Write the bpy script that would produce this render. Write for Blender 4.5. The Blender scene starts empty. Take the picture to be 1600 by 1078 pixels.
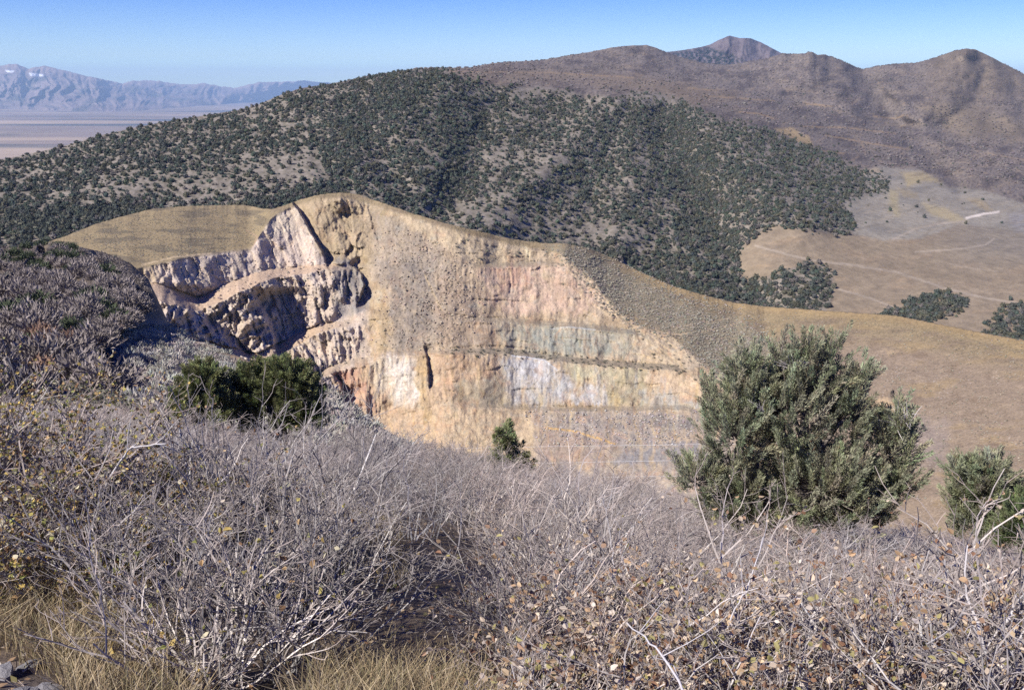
import bpy, math, random
import numpy as np
from math import radians
random.seed(4)
rng = np.random.default_rng(11)
scene = bpy.context.scene

# ------------------------------------------------------------------ camera
F, CX, CY = 1570.0, 800.0, 539.0          # focal length / centre in photo pixels (1600 x 1078)
TH = radians(14.3)                        # camera pitched down
EYE = np.array([0.0, 0.0, 1.7])           # ground at the camera's foot is z = 0
cd = bpy.data.cameras.new("camera")
cam = bpy.data.objects.new("camera", cd)
scene.collection.objects.link(cam)
cam.location = EYE
cam.rotation_euler = (math.pi / 2 - TH, 0, 0)
cd.sensor_width = 36.0
cd.lens = F / 1600 * 36
cd.clip_start = 0.05
cd.clip_end = 200000
scene.camera = cam

# ------------------------------------------------------------------ light
SUN_AZ, SUN_EL = radians(-130), radians(40)      # azimuth from +Y towards +X (negative = left of the view)
world = bpy.data.worlds.new("World")
scene.world = world
world.use_nodes = True
nt = world.node_tree
nt.nodes.clear()
wo = nt.nodes.new("ShaderNodeOutputWorld")
bg = nt.nodes.new("ShaderNodeBackground")
sky = nt.nodes.new("ShaderNodeTexSky")
sky.sky_type = 'NISHITA'
sky.sun_disc = False
sky.sun_elevation = SUN_EL
sky.sun_rotation = SUN_AZ
sky.altitude = 1900
sky.air_density = 1.0
sky.dust_density = 0.2
sky.ozone_density = 4.0
hs = nt.nodes.new("ShaderNodeHueSaturation")
hs.inputs["Saturation"].default_value = 1.55
hs.inputs["Hue"].default_value = 0.535
nt.links.new(sky.outputs[0], hs.inputs["Color"])
nt.links.new(hs.outputs[0], bg.inputs[0])
bg.inputs[1].default_value = 0.088
nt.links.new(bg.outputs[0], wo.inputs[0])

sl = bpy.data.lights.new("sun", 'SUN')
sl.energy = 4.8
sl.angle = radians(0.53)
sl.color = (1.0, 0.955, 0.90)
so = bpy.data.objects.new("sun", sl)
scene.collection.objects.link(so)
so.rotation_euler = (math.pi / 2 - SUN_EL, 0, math.pi - SUN_AZ)
so.location = (0, 0, 60)

vs = scene.view_settings
vs.view_transform = 'Standard'
vs.look = 'None'
vs.exposure = 0.78
vs.gamma = 1
scene.render.filter_size = 1.2
scene.cycles.use_denoising = False
scene.cycles.max_bounces = 5
scene.cycles.diffuse_bounces = 2
scene.cycles.glossy_bounces = 1
scene.cycles.transparent_max_bounces = 6
scene.cycles.volume_bounces = 0

# ------------------------------------------------------------------ helpers: tags, noise, pixels
def tag(o, label=None, cat=None, group=None, kind=None):
    if label: o["label"] = label
    if cat: o["category"] = cat
    if group: o["group"] = group
    if kind: o["kind"] = kind
    return o

def unit(v):
    return v / np.maximum(np.linalg.norm(v, axis=-1, keepdims=True), 1e-9)

def lin(*c):
    c = np.array(c, float) / 255
    return np.where(c <= 0.04045, c / 12.92, ((c + 0.055) / 1.055) ** 2.4)

def alb(r, g, b, k=0.60):
    return lin(r, g, b) * k

def sstep(a, b, x):
    t = np.clip((x - a) / (b - a), 0, 1)
    return t * t * (3 - 2 * t)

def _h(ix, iy, seed):
    n = (ix.astype(np.int64) * 374761393 + iy.astype(np.int64) * 668265263 + seed * 974634777) & 0xffffffff
    n = ((n ^ (n >> 13)) * 1274126177) & 0xffffffff
    n = (n ^ (n >> 16)) & 0xffffff
    return n / float(0xffffff) * 2 - 1

def vnoise(x, y, seed=0):
    """gradient noise, about -1 .. 1"""
    x = np.asarray(x, float); y = np.asarray(y, float)
    x, y = x * 0.891 + y * 0.454, y * 0.891 - x * 0.454
    ix = np.floor(x); iy = np.floor(y)
    fx = x - ix; fy = y - iy
    ux = fx ** 3 * (fx * (fx * 6 - 15) + 10); uy = fy ** 3 * (fy * (fy * 6 - 15) + 10)
    def g(a, b):
        t = _h(ix + a, iy + b, seed) * math.pi
        return np.cos(t) * (fx - a) + np.sin(t) * (fy - b)
    return 1.5 * ((g(0, 0) * (1 - ux) + g(1, 0) * ux) * (1 - uy) + (g(0, 1) * (1 - ux) + g(1, 1) * ux) * uy)

def fbm(x, y, octv=4, seed=0, gain=0.5):
    s = 0; a = 1; n = 0
    for k in range(octv):
        s = s + a * vnoise(x * 2 ** k + 17.3 * k, y * 2 ** k - 9.1 * k, seed + k)
        n += a; a *= gain
    return s / n

def ridged(x, y, octv=4, seed=0):
    s = 0; a = 1; n = 0
    for k in range(octv):
        s = s + a * (1 - 2 * np.abs(vnoise(x * 2 ** k + 5.3 * k, y * 2 ** k, seed + k)))
        n += a; a *= 0.5
    return s / n

def dep(py):                                # drop of the ray per metre forward
    y = (CY - np.asarray(py, float)) / F
    return -(y * math.cos(TH) - math.sin(TH)) / (math.cos(TH) + y * math.sin(TH))

def unproj(px, py, Y):
    px = np.asarray(px, float); py = np.asarray(py, float); Y = np.asarray(Y, float)
    y = (CY - py) / F
    fw = math.cos(TH) + y * math.sin(TH)
    X = (px - CX) / F / fw * Y
    return np.stack([X + 0 * Y, Y + 0 * X, EYE[2] - dep(py) * Y + 0 * X], -1)

def line(xs, pts):                          # polyline y(x), constant beyond its ends
    p = np.array(pts, float)
    return np.interp(xs, p[:, 0], p[:, 1])

def smooth(a, n):
    k = np.exp(-0.5 * (np.arange(-3 * n, 3 * n + 1) / n) ** 2); k /= k.sum()
    return np.convolve(np.pad(a, 3 * n, mode='edge'), k, mode='valid')

def dpoly(px, py, pts):
    """distance to a polyline, and the side (+ = to the right of travel)"""
    best = np.full(np.shape(px), 1e9); side = np.zeros(np.shape(px))
    p = np.array(pts, float)
    for a, b in zip(p[:-1], p[1:]):
        d = b - a; L = max((d @ d), 1e-9)
        t = np.clip(((px - a[0]) * d[0] + (py - a[1]) * d[1]) / L, 0, 1)
        qx = px - a[0] - t * d[0]; qy = py - a[1] - t * d[1]
        r = np.hypot(qx, qy)
        s = np.sign(d[0] * (py - a[1]) - d[1] * (px - a[0]))
        m = r < best
        best = np.where(m, r, best); side = np.where(m, s, side)
    return best, side

def overrun(px, py, pts):
    """how far a point lies past either end of a polyline"""
    p = np.array(pts, float); out = 0
    for a, b in ((p[0], p[1]), (p[-1], p[-2])):
        d = unit(a - b)
        out = np.maximum(out, (px - a[0]) * d[0] + (py - a[1]) * d[1])
    return out

def cells(x, y, seed):
    """random value of the nearest cell: broken rock"""
    ix = np.floor(x); iy = np.floor(y); best = np.full(np.shape(x), 9.0); val = np.zeros(np.shape(x))
    for a in (-1, 0, 1):
        for b in (-1, 0, 1):
            cx = ix + a; cy = iy + b
            d = (cx + .5 + .45 * _h(cx, cy, seed) - x) ** 2 + (cy + .5 + .45 * _h(cx, cy, seed + 1) - y) ** 2
            m = d < best
            best = np.where(m, d, best); val = np.where(m, _h(cx, cy, seed + 2), val)
    return val

def inpoly(px, py, poly, w=6.0):
    p = np.array(poly, float)
    x0, y0 = p.min(0) - 3 * w; x1, y1 = p.max(0) + 3 * w
    out = np.zeros(np.shape(px))
    m = (px > x0) & (px < x1) & (py > y0) & (py < y1)
    if not m.any(): return out
    x = px[m]; y = py[m]
    ins = np.zeros(x.shape, bool); best = np.full(x.shape, 1e9)
    q = np.roll(p, -1, 0)
    for a, b in zip(p, q):
        c = ((a[1] > y) != (b[1] > y))
        xx = (b[0] - a[0]) * (y - a[1]) / ((b[1] - a[1]) if b[1] != a[1] else 1e-9) + a[0]
        ins ^= c & (x < xx)
        d = b - a; t = np.clip(((x - a[0]) * d[0] + (y - a[1]) * d[1]) / max(d @ d, 1e-9), 0, 1)
        best = np.minimum(best, np.hypot(x - a[0] - t * d[0], y - a[1] - t * d[1]))
    sd = np.where(ins, best, -best)
    out[m] = sstep(-w, w, sd)
    return out

def mix(col, c, m):
    return col + (np.asarray(c) - col) * np.asarray(m)[..., None]

# ------------------------------------------------------------------ helpers: meshes, materials
def mesh_np(name, V, quads=None, tris=None, col=None, smooth_on=False, mat=None):
    V = np.asarray(V, np.float32).reshape(-1, 3)
    me = bpy.data.meshes.new(name)
    me.vertices.add(len(V)); me.vertices.foreach_set("co", V.ravel())
    L = []; S = []; n = 0
    if quads is not None and len(quads):
        q = np.asarray(quads, np.int32); L.append(q.ravel()); S.append(np.arange(len(q)) * 4); n = len(q) * 4
    if tris is not None and len(tris):
        t = np.asarray(tris, np.int32); L.append(t.ravel()); S.append(n + np.arange(len(t)) * 3)
    L = np.concatenate(L).astype(np.int32); S = np.concatenate(S).astype(np.int32)
    me.loops.add(len(L)); me.loops.foreach_set("vertex_index", L)
    me.polygons.add(len(S)); me.polygons.foreach_set("loop_start", S)
    me.update(calc_edges=True)
    me.polygons.foreach_set("use_smooth", np.full(len(S), smooth_on, bool))
    if col is not None:
        c = np.ones((len(V), 4), np.float32); c[:, :3] = np.asarray(col, np.float32).reshape(-1, 3)
        at = me.color_attributes.new("Col", 'FLOAT_COLOR', 'POINT')
        at.data.foreach_set("color", c.ravel())
    if mat: me.materials.append(mat)
    me.update()
    return me

def link(name, me, parent=None):
    o = bpy.data.objects.new(name, me)
    scene.collection.objects.link(o)
    if parent: o.parent = parent
    return o

def empty(name, loc=(0, 0, 0)):
    o = bpy.data.objects.new(name, None)
    o.location = loc
    scene.collection.objects.link(o)
    return o

def mat_col(name, scales=(), bump=0.0, bscale=1.0, bdist=0.3, rough=0.95, spec=0.1, translucent=0.0):
    """base colour = the mesh's own colour attribute, broken up by noise at several real-world scales"""
    m = bpy.data.materials.new(name); m.use_nodes = True
    t = m.node_tree; t.nodes.clear()
    out = t.nodes.new("ShaderNodeOutputMaterial")
    b = t.nodes.new("ShaderNodeBsdfPrincipled")
    b.inputs["Roughness"].default_value = rough
    b.inputs["Specular IOR Level"].default_value = spec
    a = t.nodes.new("ShaderNodeAttribute"); a.attribute_name = "Col"
    tc = t.nodes.new("ShaderNodeTexCoord")
    cur = a.outputs["Color"]
    for (sc, lo, hi) in scales:
        n = t.nodes.new("ShaderNodeTexNoise"); n.inputs["Scale"].default_value = sc
        n.inputs["Detail"].default_value = 5; n.inputs["Roughness"].default_value = 0.6
        t.links.new(tc.outputs["Object"], n.inputs["Vector"])
        mr = t.nodes.new("ShaderNodeMapRange")
        mr.inputs[1].default_value = 0.3; mr.inputs[2].default_value = 0.7
        mr.inputs[3].default_value = lo; mr.inputs[4].default_value = hi
        t.links.new(n.outputs["Fac"], mr.inputs[0])
        mx = t.nodes.new("ShaderNodeVectorMath"); mx.operation = 'SCALE'
        t.links.new(cur, mx.inputs[0]); t.links.new(mr.outputs[0], mx.inputs["Scale"])
        cur = mx.outputs[0]
    t.links.new(cur, b.inputs["Base Color"])
    if bump:
        n = t.nodes.new("ShaderNodeTexNoise"); n.inputs["Scale"].default_value = bscale
        n.inputs["Detail"].default_value = 6; n.inputs["Roughness"].default_value = 0.65
        t.links.new(tc.outputs["Object"], n.inputs["Vector"])
        bp = t.nodes.new("ShaderNodeBump"); bp.inputs["Strength"].default_value = bump
        bp.inputs["Distance"].default_value = bdist
        t.links.new(n.outputs["Fac"], bp.inputs["Height"])
        t.links.new(bp.outputs[0], b.inputs["Normal"])
    sh = b.outputs[0]
    if translucent:
        tr = t.nodes.new("ShaderNodeBsdfTranslucent"); t.links.new(cur, tr.inputs["Color"])
        ms = t.nodes.new("ShaderNodeMixShader"); ms.inputs[0].default_value = translucent
        t.links.new(sh, ms.inputs[1]); t.links.new(tr.outputs[0], ms.inputs[2]); sh = ms.outputs[0]
    t.links.new(sh, out.inputs["Surface"])
    return m

class Sheet:
    """A terrain surface: lines across the view, each with its own height in the view and real distance; flat between lines."""
    def __init__(s, x0, x1, dx, PYL, YL, xs, dpy):
        s.xs = xs; s.dx = dx
        for k in range(1, len(PYL)):
            PYL[k] = np.maximum(PYL[k], PYL[k - 1] + 0.4)
        s.top = PYL[0]; s.bot = PYL[-1]
        nv = int(np.ceil((s.bot - s.top).max() / dpy))
        v = np.linspace(0, 1, nv)[:, None]
        s.PX = np.repeat(xs[None], nv, 0)
        s.PY = s.top[None] * (1 - v) + s.bot[None] * v
        inv = np.empty_like(s.PY)
        P = np.array(PYL); I = 1 / np.array(YL)
        for c in range(len(xs)):
            inv[:, c] = np.interp(s.PY[:, c], P[:, c], I[:, c])
        s.Y = 1 / inv
    def ragged(s, delta, run=22.0):
        s.PY = s.PY + delta[None] * np.exp(-(s.PY - s.PY[:1]) / run)
        s.top = s.PY[0].copy(); s.dl = (delta, run)
    def world(s):
        s.W = unproj(s.PX, s.PY, s.Y)
        return s.W
    def _cr(s, px):
        return np.clip((np.asarray(px, float) - s.xs[0]) / s.dx, 0, len(s.xs) - 1.001)
    def at(s, px, py):
        c = s._cr(px); c0 = c.astype(int); f = c - c0
        r = np.empty(len(c0))
        nr = s.PY.shape[0]; o = np.argsort(c0, kind='stable'); cs = c0[o]
        b = np.flatnonzero(np.r_[True, cs[1:] != cs[:-1]]); e = np.r_[b[1:], len(cs)]
        for i, j in zip(b, e):
            k = o[i:j]
            r[k] = np.interp(py[k], s.PY[:, cs[i]], np.arange(nr))
        r = np.clip(r, 0, nr - 1.001)
        r0 = r.astype(int); g = r - r0
        W = s.W
        f = f[:, None]; g = g[:, None]
        return (W[r0, c0] * (1 - f) + W[r0, c0 + 1] * f) * (1 - g) + (W[r0 + 1, c0] * (1 - f) + W[r0 + 1, c0 + 1] * f) * g
    def at_ground(s, px, Y):
        """ground point at image column px and forward distance Y"""
        px = np.atleast_1d(np.asarray(px, float)); Y = np.atleast_1d(np.asarray(Y, float))
        py = np.empty(len(px))
        for i in range(len(px)):
            c = int(round(s._cr(px[i])))
            py[i] = np.interp(1 / Y[i], 1 / s.Y[:, c], s.PY[:, c])
        return s.at(px, py), py
    def build(s, name, col, mat, skirt=((2, 0.2), (8, 2), (25, 9), (70, 32)), tail=None):
        W = s.W; rows = [W]; cols = [col]
        d = W[0] - EYE; d[:, 2] = 0; d /= np.linalg.norm(d, axis=1, keepdims=True)
        for (a, z) in skirt:
            r = W[0] + d * a; r[:, 2] -= z
            rows.insert(0, r[None]); cols.insert(0, col[:1])
        if tail is not None:
            for fn in tail:
                r = fn(W[-1].copy()); rows.append(r[None]); cols.append(col[-1:])
        V = np.concatenate(rows, 0); C = np.concatenate(cols, 0)
        nr, nc = V.shape[:2]
        i = np.arange(nr * nc).reshape(nr, nc)
        q = np.stack([i[1:, :-1], i[1:, 1:], i[:-1, 1:], i[:-1, :-1]], -1).reshape(-1, 4)
        o = link(name, mesh_np(name, V, q, None, C, True, mat))
        return tag(o, kind="structure")

def xcols(x0, x1, dx):
    return np.arange(x0, x1 + dx, dx)

# ================================================================== FAR VALLEY AND RANGE
def far_valley():
    Z = -430.0
    n = 260
    ys = np.geomspace(2500, 45500, n); u = np.linspace(-0.68, 0.68, 200)
    Yg, U = np.meshgrid(ys, u, indexing='ij'); X = U * Yg
    z = Z + 6 * fbm(X / 1500, Yg / 1500, 3, 3)
    W = np.stack([X, Yg, z], -1)
    c = np.zeros(W.shape) + alb(168, 148, 130)
    m = fbm(X / 5200 + 3, Yg / 1500, 4, 21)
    c = mix(c, alb(205, 180, 150), sstep(0.0, 0.35, m))
    c = mix(c, alb(96, 98, 92), sstep(0.05, 0.4, fbm(X / 6000, Yg / 1300 + 40, 4, 31)))
    c = mix(c, alb(110, 105, 95), sstep(0.2, 0.5, fbm(X / 900, Yg / 700, 3, 35)) * .5)
    i = np.arange(n * 200).reshape(n, 200)
    q = np.stack([i[:-1, :-1], i[:-1, 1:], i[1:, 1:], i[1:, :-1]], -1).reshape(-1, 4)
    tag(link("valley_floor", mesh_np("valley_floor", W, q, None, c, True, M_FAR)), kind="structure")

def far_range():
    xs = xcols(-260, 700, 1.5)
    top = line(xs, [(-260, 112), (-120, 95), (0, 103), (25, 100), (45, 108), (70, 103), (100, 110), (130, 118), (160, 124), (192, 131), (200, 128),
                    (220, 126), (250, 127), (280, 132), (300, 132), (318, 130), (345, 135), (365, 138), (380, 135), (405, 129), (450, 128),
                    (475, 126), (500, 129), (560, 131), (700, 133)])
    top = top + 1.6 * fbm(xs / 9, xs * 0, 3, 5)
    base = line(xs, [(-260, 172), (0, 171), (110, 174), (200, 176), (290, 168), (420, 158), (520, 150), (700, 146)])
    mid = top * 0.5 + base * 0.5
    q3 = top * 0.18 + base * 0.82
    Yt = line(xs, [(-260, 27000), (150, 27000), (230, 33000), (380, 36000), (700, 42000)])
    Yb = 431.7 / dep(base)
    Yb = smooth(Yb, 12)
    P = [top, mid, q3, base + 1.5]
    s = Sheet(0, 0, 1.5, P, [Yt, Yt * .62 + Yb * .38, Yt * .25 + Yb * .75, Yb], xs, 0.7)
    v = np.linspace(0, 1, s.PY.shape[0])[:, None]
    r = ridged(s.PX / 34 + 0.5 * fbm(s.PX / 60, s.PY / 20, 3, 2), s.PY / 60, 5, 8)
    env = np.sin(np.clip(v, 0, 1) * math.pi) ** 0.6
    s.Y = s.Y * (1 - 0.065 * env * r)
    s.world()
    c = np.zeros(s.W.shape) + alb(150, 132, 124)
    c = mix(c, alb(96, 92, 82), sstep(0.0, 0.4, fbm(s.PX / 30, s.PY / 10, 4, 9)) * .8)
    c = mix(c, alb(176, 152, 136), sstep(0.1, 0.5, fbm(s.PX / 22, s.PY / 30, 3, 12)) * sstep(0.45, .8, v))
    c = mix(c, alb(200, 172, 150), (1 - sstep(.0, .22, v)) * .6)
    snow = inpoly(s.PX + 3 * fbm(s.PX / 6, s.PY / 3, 2, 4), s.PY, [(45, 114), (68, 117), (66, 120), (47, 119)], 1.2) + inpoly(s.PX, s.PY, [(8, 110), (22, 111), (20, 114), (10, 113)], 1)
    c = mix(c, (.75, .75, .75), np.clip(snow, 0, 1))
    s.build("distant_mountains", c, M_FAR, skirt=((600, 300), (1500, 1200)))

# ================================================================== HILLS BEYOND THE PIT
SIL = [(-60, 264), (0, 250), (50, 240), (100, 228), (150, 214), (200, 202), (260, 190), (320, 181), (380, 171), (405, 163), (440, 148),
       (470, 138), (500, 134), (534, 128), (560, 122), (590, 116), (640, 109), (680, 107), (735, 106), (770, 99), (850, 94), (870, 90),
       (920, 82), (960, 74), (985, 71.5), (1010, 71), (1025, 75), (1040, 82), (1060, 89), (1100, 99), (1130, 102), (1160, 99),
       (1200, 91), (1222, 84), (1240, 84.5), (1258, 84), (1264, 81), (1270, 82), (1276, 86), (1290, 86), (1310, 93), (1330, 102),
       (1348, 109), (1370, 104), (1400, 100), (1430, 99), (1460, 91), (1490, 80), (1510, 76), (1525, 78), (1550, 90), (1575, 103),
       (1600, 116), (1660, 140)]
WOOD = [(-80, 250), (0, 249), (200, 201), (440, 147), (534, 127), (640, 108), (690, 110), (720, 120), (760, 134), (850, 137), (910, 150), (960, 152), (1000, 143),
        (1070, 155), (1110, 185), (1160, 195), (1215, 208), (1300, 242), (1345, 268), (1388, 280), (1385, 298), (1355, 303),
        (1320, 315), (1337, 364), (1310, 368), (1215, 350), (1168, 372), (1152, 405), (1160, 442), (1200, 432), (1262, 410),
        (1292, 416), (1302, 430), (1300, 470), (1280, 500), (1100, 510), (-80, 510)]
PATCH1 = [(1365, 497), (1400, 480), (1440, 464), (1485, 457), (1512, 468), (1500, 488), (1450, 505), (1400, 515), (1365, 510)]
PATCH2 = [(1535, 525), (1560, 484), (1600, 468), (1690, 470), (1690, 560), (1540, 545)]

def hills():
    xs = xcols(-360, 1990, 1.7)
    kn = [-60, 200, 450, 640, 740, 900, 1066, 1200, 1350, 1500, 1660]
    L = lambda v: smooth(np.interp(xs, kn, v), 20)
    real = line(xs, SIL) + 0.7 * fbm(xs / 7, xs * 0, 2, 5)
    top = smooth(line(xs, SIL), 26); tops = top
    Yt = L([760, 840, 900, 960, 1500, 2500, 3000, 2900, 2900, 3000, 2900])
    k3 = L([0, 0, 0, 0, 112, 112, 120, 150, 190, 205, 215]); k3 = smooth(np.where(xs < 700, tops + 3, np.maximum(k3, top + 3)), 20)
    Y3 = L([750, 830, 885, 940, 1250, 1900, 2050, 1900, 1850, 1850, 1800])
    k2 = L([0, 0, 0, 0, 126, 145, 155, 206, 272, 282, 302]); k2 = smooth(np.where(xs < 720, tops + 8, np.maximum(k2, k3 + 3)), 20)
    Y2 = L([735, 815, 865, 915, 985, 1030, 1060, 1060, 1080, 1120, 1130])
    bs = L([430, 385, 350, 345, 375, 430, 478, 505, 525, 550, 590])
    Yb = L([470, 520, 560, 600, 620, 620, 600, 575, 545, 520, 490])
    f = L([.5, .5, .5, .5, .5, .5, .5, .40, .38, .38, .38]); g = L([.5, .5, .5, .5, .5, .5, .5, .55, .5, .5, .5])
    k1 = k2 * (1 - f) + bs * f
    Y1 = 1 / ((1 - g) / Y2 + g / Yb)
    s = Sheet(0, 0, 1.7, [top, k3, k2, k1, bs], [Yt, Y3, Y2, Y1, Yb], xs, 1.7)
    for _ in range(10):            # round the creases between the lines
        s.Y[1:-1] = 1 / (.25 / s.Y[:-2] + .5 / s.Y[1:-1] + .25 / s.Y[2:])
    s.ragged(real - top, 30)
    px, py = s.PX, s.PY
    calm = 1 - .75 * sstep(1150, 1200, px) * sstep(262, 330, py)
    rel = (0.016 * fbm(px / 130, py / 90, 3, 41) + 0.008 * fbm(px / 40, py / 30, 3, 42)) * calm
    def gully(pts, w, a):
        d, _ = dpoly(px + 10 * fbm(px / 40, py / 40, 2, 43), py, pts)
        return 1.5 * a * np.exp(-(d / w) ** 2)
    rel += gully([(765, 165), (745, 225), (715, 280), (690, 330), (680, 360)], 30, .018)
    rel += gully([(560, 190), (600, 250), (640, 330)], 28, .012)
    rel += gully([(960, 165), (890, 230), (820, 300), (740, 370)], 40, -.022)
    rel += gully([(1030, 190), (1070, 260), (1110, 340), (1150, 430), (1180, 470)], 34, .028)
    rel += gully([(1110, 200), (1180, 280), (1260, 340)], 36, -.016)
    rel += gully([(1000, 200), (980, 300), (960, 400)], 30, -.012)
    rel += gully([(1350, 108), (1372, 150), (1400, 185), (1412, 200), (1440, 230), (1500, 290)], 18, .05)
    rel += gully([(1260, 84), (1300, 130), (1330, 170)], 30, -.03)
    rel += gully([(1510, 76), (1470, 130), (1430, 175)], 26, -.035)
    rel += gully([(1510, 76), (1560, 140), (1600, 220)], 30, -.02)
    rel += gully([(1480, 160), (1520, 200), (1570, 250)], 22, -.02)
    for pts, w_, a_ in [([(1530, 84), (1540, 120), (1520, 160), (1470, 200)], 12, .016), ([(1480, 90), (1455, 130), (1430, 165)], 10, .014), ([(1570, 104), (1590, 150), (1600, 200)], 12, .016),
                        ([(1290, 92), (1300, 125), (1340, 160), (1380, 190)], 12, .018), ([(1235, 92), (1215, 125), (1240, 160), (1300, 195)], 12, .016), ([(1170, 108), (1190, 140), (1250, 180)], 10, .012),
                        ([(1330, 108), (1345, 140), (1390, 180)], 9, .012), ([(1000, 80), (980, 100), (960, 120)], 10, .012), ([(1060, 95), (1080, 120), (1130, 150)], 10, .012), ([(1500, 215), (1540, 250), (1600, 280)], 10, .012)]:
        rel += gully(pts, w_, a_)
    hi = sstep(230, 120, py) * sstep(760, 900, px)
    rel += hi * 0.036 * ridged(px / 80, py / 70, 3, 47) * sstep(0, 30, py - s.top[None])
    s.Y = s.Y * (1 + rel)
    s.world()
    # ---- colours of the ground itself
    wx = px + 9 * fbm(px / 22, py / 22, 3, 61); wy = py + 6 * fbm(px / 22, py / 22, 3, 62)
    n1 = fbm(px / 40, py / 16, 4, 63); n2 = fbm(px / 9, py / 5, 3, 64); n3 = fbm(px / 3.2, py / 2.4, 2, 65)
    c = np.zeros(s.W.shape) + alb(138, 127, 117)
    c = mix(c, alb(107, 98, 93), sstep(-.05, .35, n1))                          # brush
    c = mix(c, alb(156, 140, 120), sstep(.1, .45, fbm(px / 50, py / 9, 4, 66)) * .6)
    c = mix(c, alb(90, 80, 78), sstep(.05, .3, n3) * .6)
    c = mix(c, alb(178, 160, 138), sstep(.2, .4, fbm(px / 4, py / 1.8, 3, 78)) * .5)
    c = mix(c, alb(170, 148, 122), sstep(.22, .5, fbm(px / 14, py / 5, 4, 77)) * .5)
    c = mix(c, alb(150, 132, 108), inpoly(wx, wy, [(640, 108), (760, 112), (860, 112), (1000, 118), (1160, 150), (1080, 165), (1000, 140), (900, 125), (740, 125)], 14) * .6)
    c = mix(c, alb(140, 124, 102), sstep(1420, 1480, px) * sstep(190, 120, py) * .5)
    c = mix(c, alb(146, 130, 106), inpoly(wx, wy, [(1440, 170), (1500, 160), (1600, 190), (1600, 220), (1500, 215)], 16) * .6)
    wood = inpoly(wx, wy, WOOD, 5)
    soil = mix(np.zeros(c.shape) + alb(158, 148, 134), alb(134, 126, 110), sstep(-.2, .4, n2))
    soil = mix(soil, alb(124, 116, 98), sstep(.05, .4, fbm(px / 5, py / 4, 3, 67)) * .6)
    c = c + (soil - c) * wood[..., None]
    pt = np.maximum(inpoly(wx, wy, PATCH1, 5), inpoly(wx, wy, PATCH2, 5))
    recl = inpoly(wx, wy, [(1152, 380), (1168, 362), (1212, 352), (1310, 366), (1400, 370), (1480, 350), (1600, 345), (1680, 360), (1680, 640), (1100, 560), (1160, 440)], 3)
    g1 = np.zeros(c.shape) + alb(162, 145, 121)
    g1 = mix(g1, alb(150, 134, 113), sstep(-.2, .3, n1) * .5); g1 = mix(g1, alb(172, 150, 122), sstep(0.1, .5, fbm(px / 60, py / 12, 3, 68)) * .7)
    g1 = mix(g1, alb(140, 126, 108), sstep(.0, .4, n3) * .5)
    g1 = mix(g1, alb(152, 143, 128), sstep(1420, 1560, px) * sstep(440, 380, py) * .7)
    c = c + (g1 - c) * (recl * (1 - .999 * inpoly(px, py, WOOD, 3)))[..., None]
    wx = px + 4 * fbm(px / 9, py / 9, 3, 161); wy = py + 2.5 * fbm(px / 9, py / 9, 3, 162)
    dump = inpoly(wx, wy, [(1318, 312), (1360, 302), (1345, 268), (1372, 260), (1440, 266), (1480, 292), (1530, 296), (1600, 318), (1680, 335), (1680, 372), (1500, 350), (1440, 372), (1380, 376), (1335, 366)], 3)
    g2 = np.zeros(c.shape) + alb(170, 161, 144)
    g2 = mix(g2, alb(154, 147, 134), sstep(-.1, .4, n1)); g2 = mix(g2, alb(150, 138, 118), sstep(.0, .5, n2) * .5)
    c = c + (g2 - c) * dump[..., None]
    for poly, cc, w, a in [
        ([(1345, 266), (1372, 262), (1378, 270), (1350, 272)], (200, 176, 138), 3, .8),
        ([(1408, 270), (1440, 268), (1472, 284), (1440, 284), (1418, 292)], (205, 182, 124), 4, .8),
        ([(1388, 296), (1402, 298), (1406, 340), (1390, 330)], (196, 178, 124), 5, .7),
        ([(1400, 292), (1432, 302), (1436, 312), (1410, 306)], (190, 168, 122), 3, .6),
        ([(1440, 318), (1480, 325), (1512, 346), (1490, 348), (1452, 334)], (198, 178, 128), 4, .8),
        ([(1512, 312), (1532, 310), (1552, 328), (1540, 330)], (196, 172, 124), 4, .7),
        ([(1210, 202), (1236, 199), (1262, 212), (1270, 228), (1248, 222)], (214, 184, 130), 2.5, .95),
        ([(1575, 335), (1600, 330), (1600, 365), (1585, 360)], (150, 150, 165), 5, .4)]:
        c = mix(c, alb(*cc), inpoly(wx, wy, poly, w) * a * .65)
    ter = np.maximum(dump, .7 * recl * (1 - inpoly(px, py, WOOD, 3)))
    c = mix(c, alb(186, 168, 138), sstep(.25, .4, vnoise(px / 60 + 3, (py + .22 * px + 4 * fbm(px / 30, py / 30, 2, 79)) / 5.5, 80)) * ter * .22)
    c = mix(c, alb(118, 110, 98), sstep(.38, .5, vnoise(px / 40, (py + .2 * px + 4 * fbm(px / 30, py / 30, 2, 82)) / 4.5, 81)) * ter * .28)
    c = mix(c, alb(126, 116, 100), sstep(.2, .45, fbm(px / 2.6, py / 2.0, 2, 83)) * ter * .2)
    def road(pts, w, cc, a):
        d, _ = dpoly(px + 1.2 * fbm(px / 12, py / 12, 2, 71), py + .8 * fbm(px / 14, py / 9, 2, 72), pts)
        return mix(c, alb(*cc), sstep(w, w * .35, d) * a)
    c = road([(1510, 341), (1535, 335), (1560, 331)], 2.6, (240, 226, 208), .95)
    c = road([(1180, 384), (1262, 406), (1330, 414), (1400, 425), (1475, 450), (1540, 466), (1600, 475)], 2.6, (188, 173, 152), .65)
    c = road([(1310, 452), (1360, 466), (1395, 480)], 2.2, (188, 173, 152), .65)
    c = road([(1395, 374), (1430, 358), (1470, 349), (1510, 346)], 2.0, (188, 173, 152), .65)
    c = road([(1430, 394), (1500, 389), (1540, 383), (1553, 373)], 2.0, (188, 173, 152), .65)
    c = road([(1375, 378), (1395, 388)], 1.8, (178, 160, 130), .6)
    c = road([(1485, 412), (1520, 420), (1560, 424)], 1.6, (184, 168, 146), .5)
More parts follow.
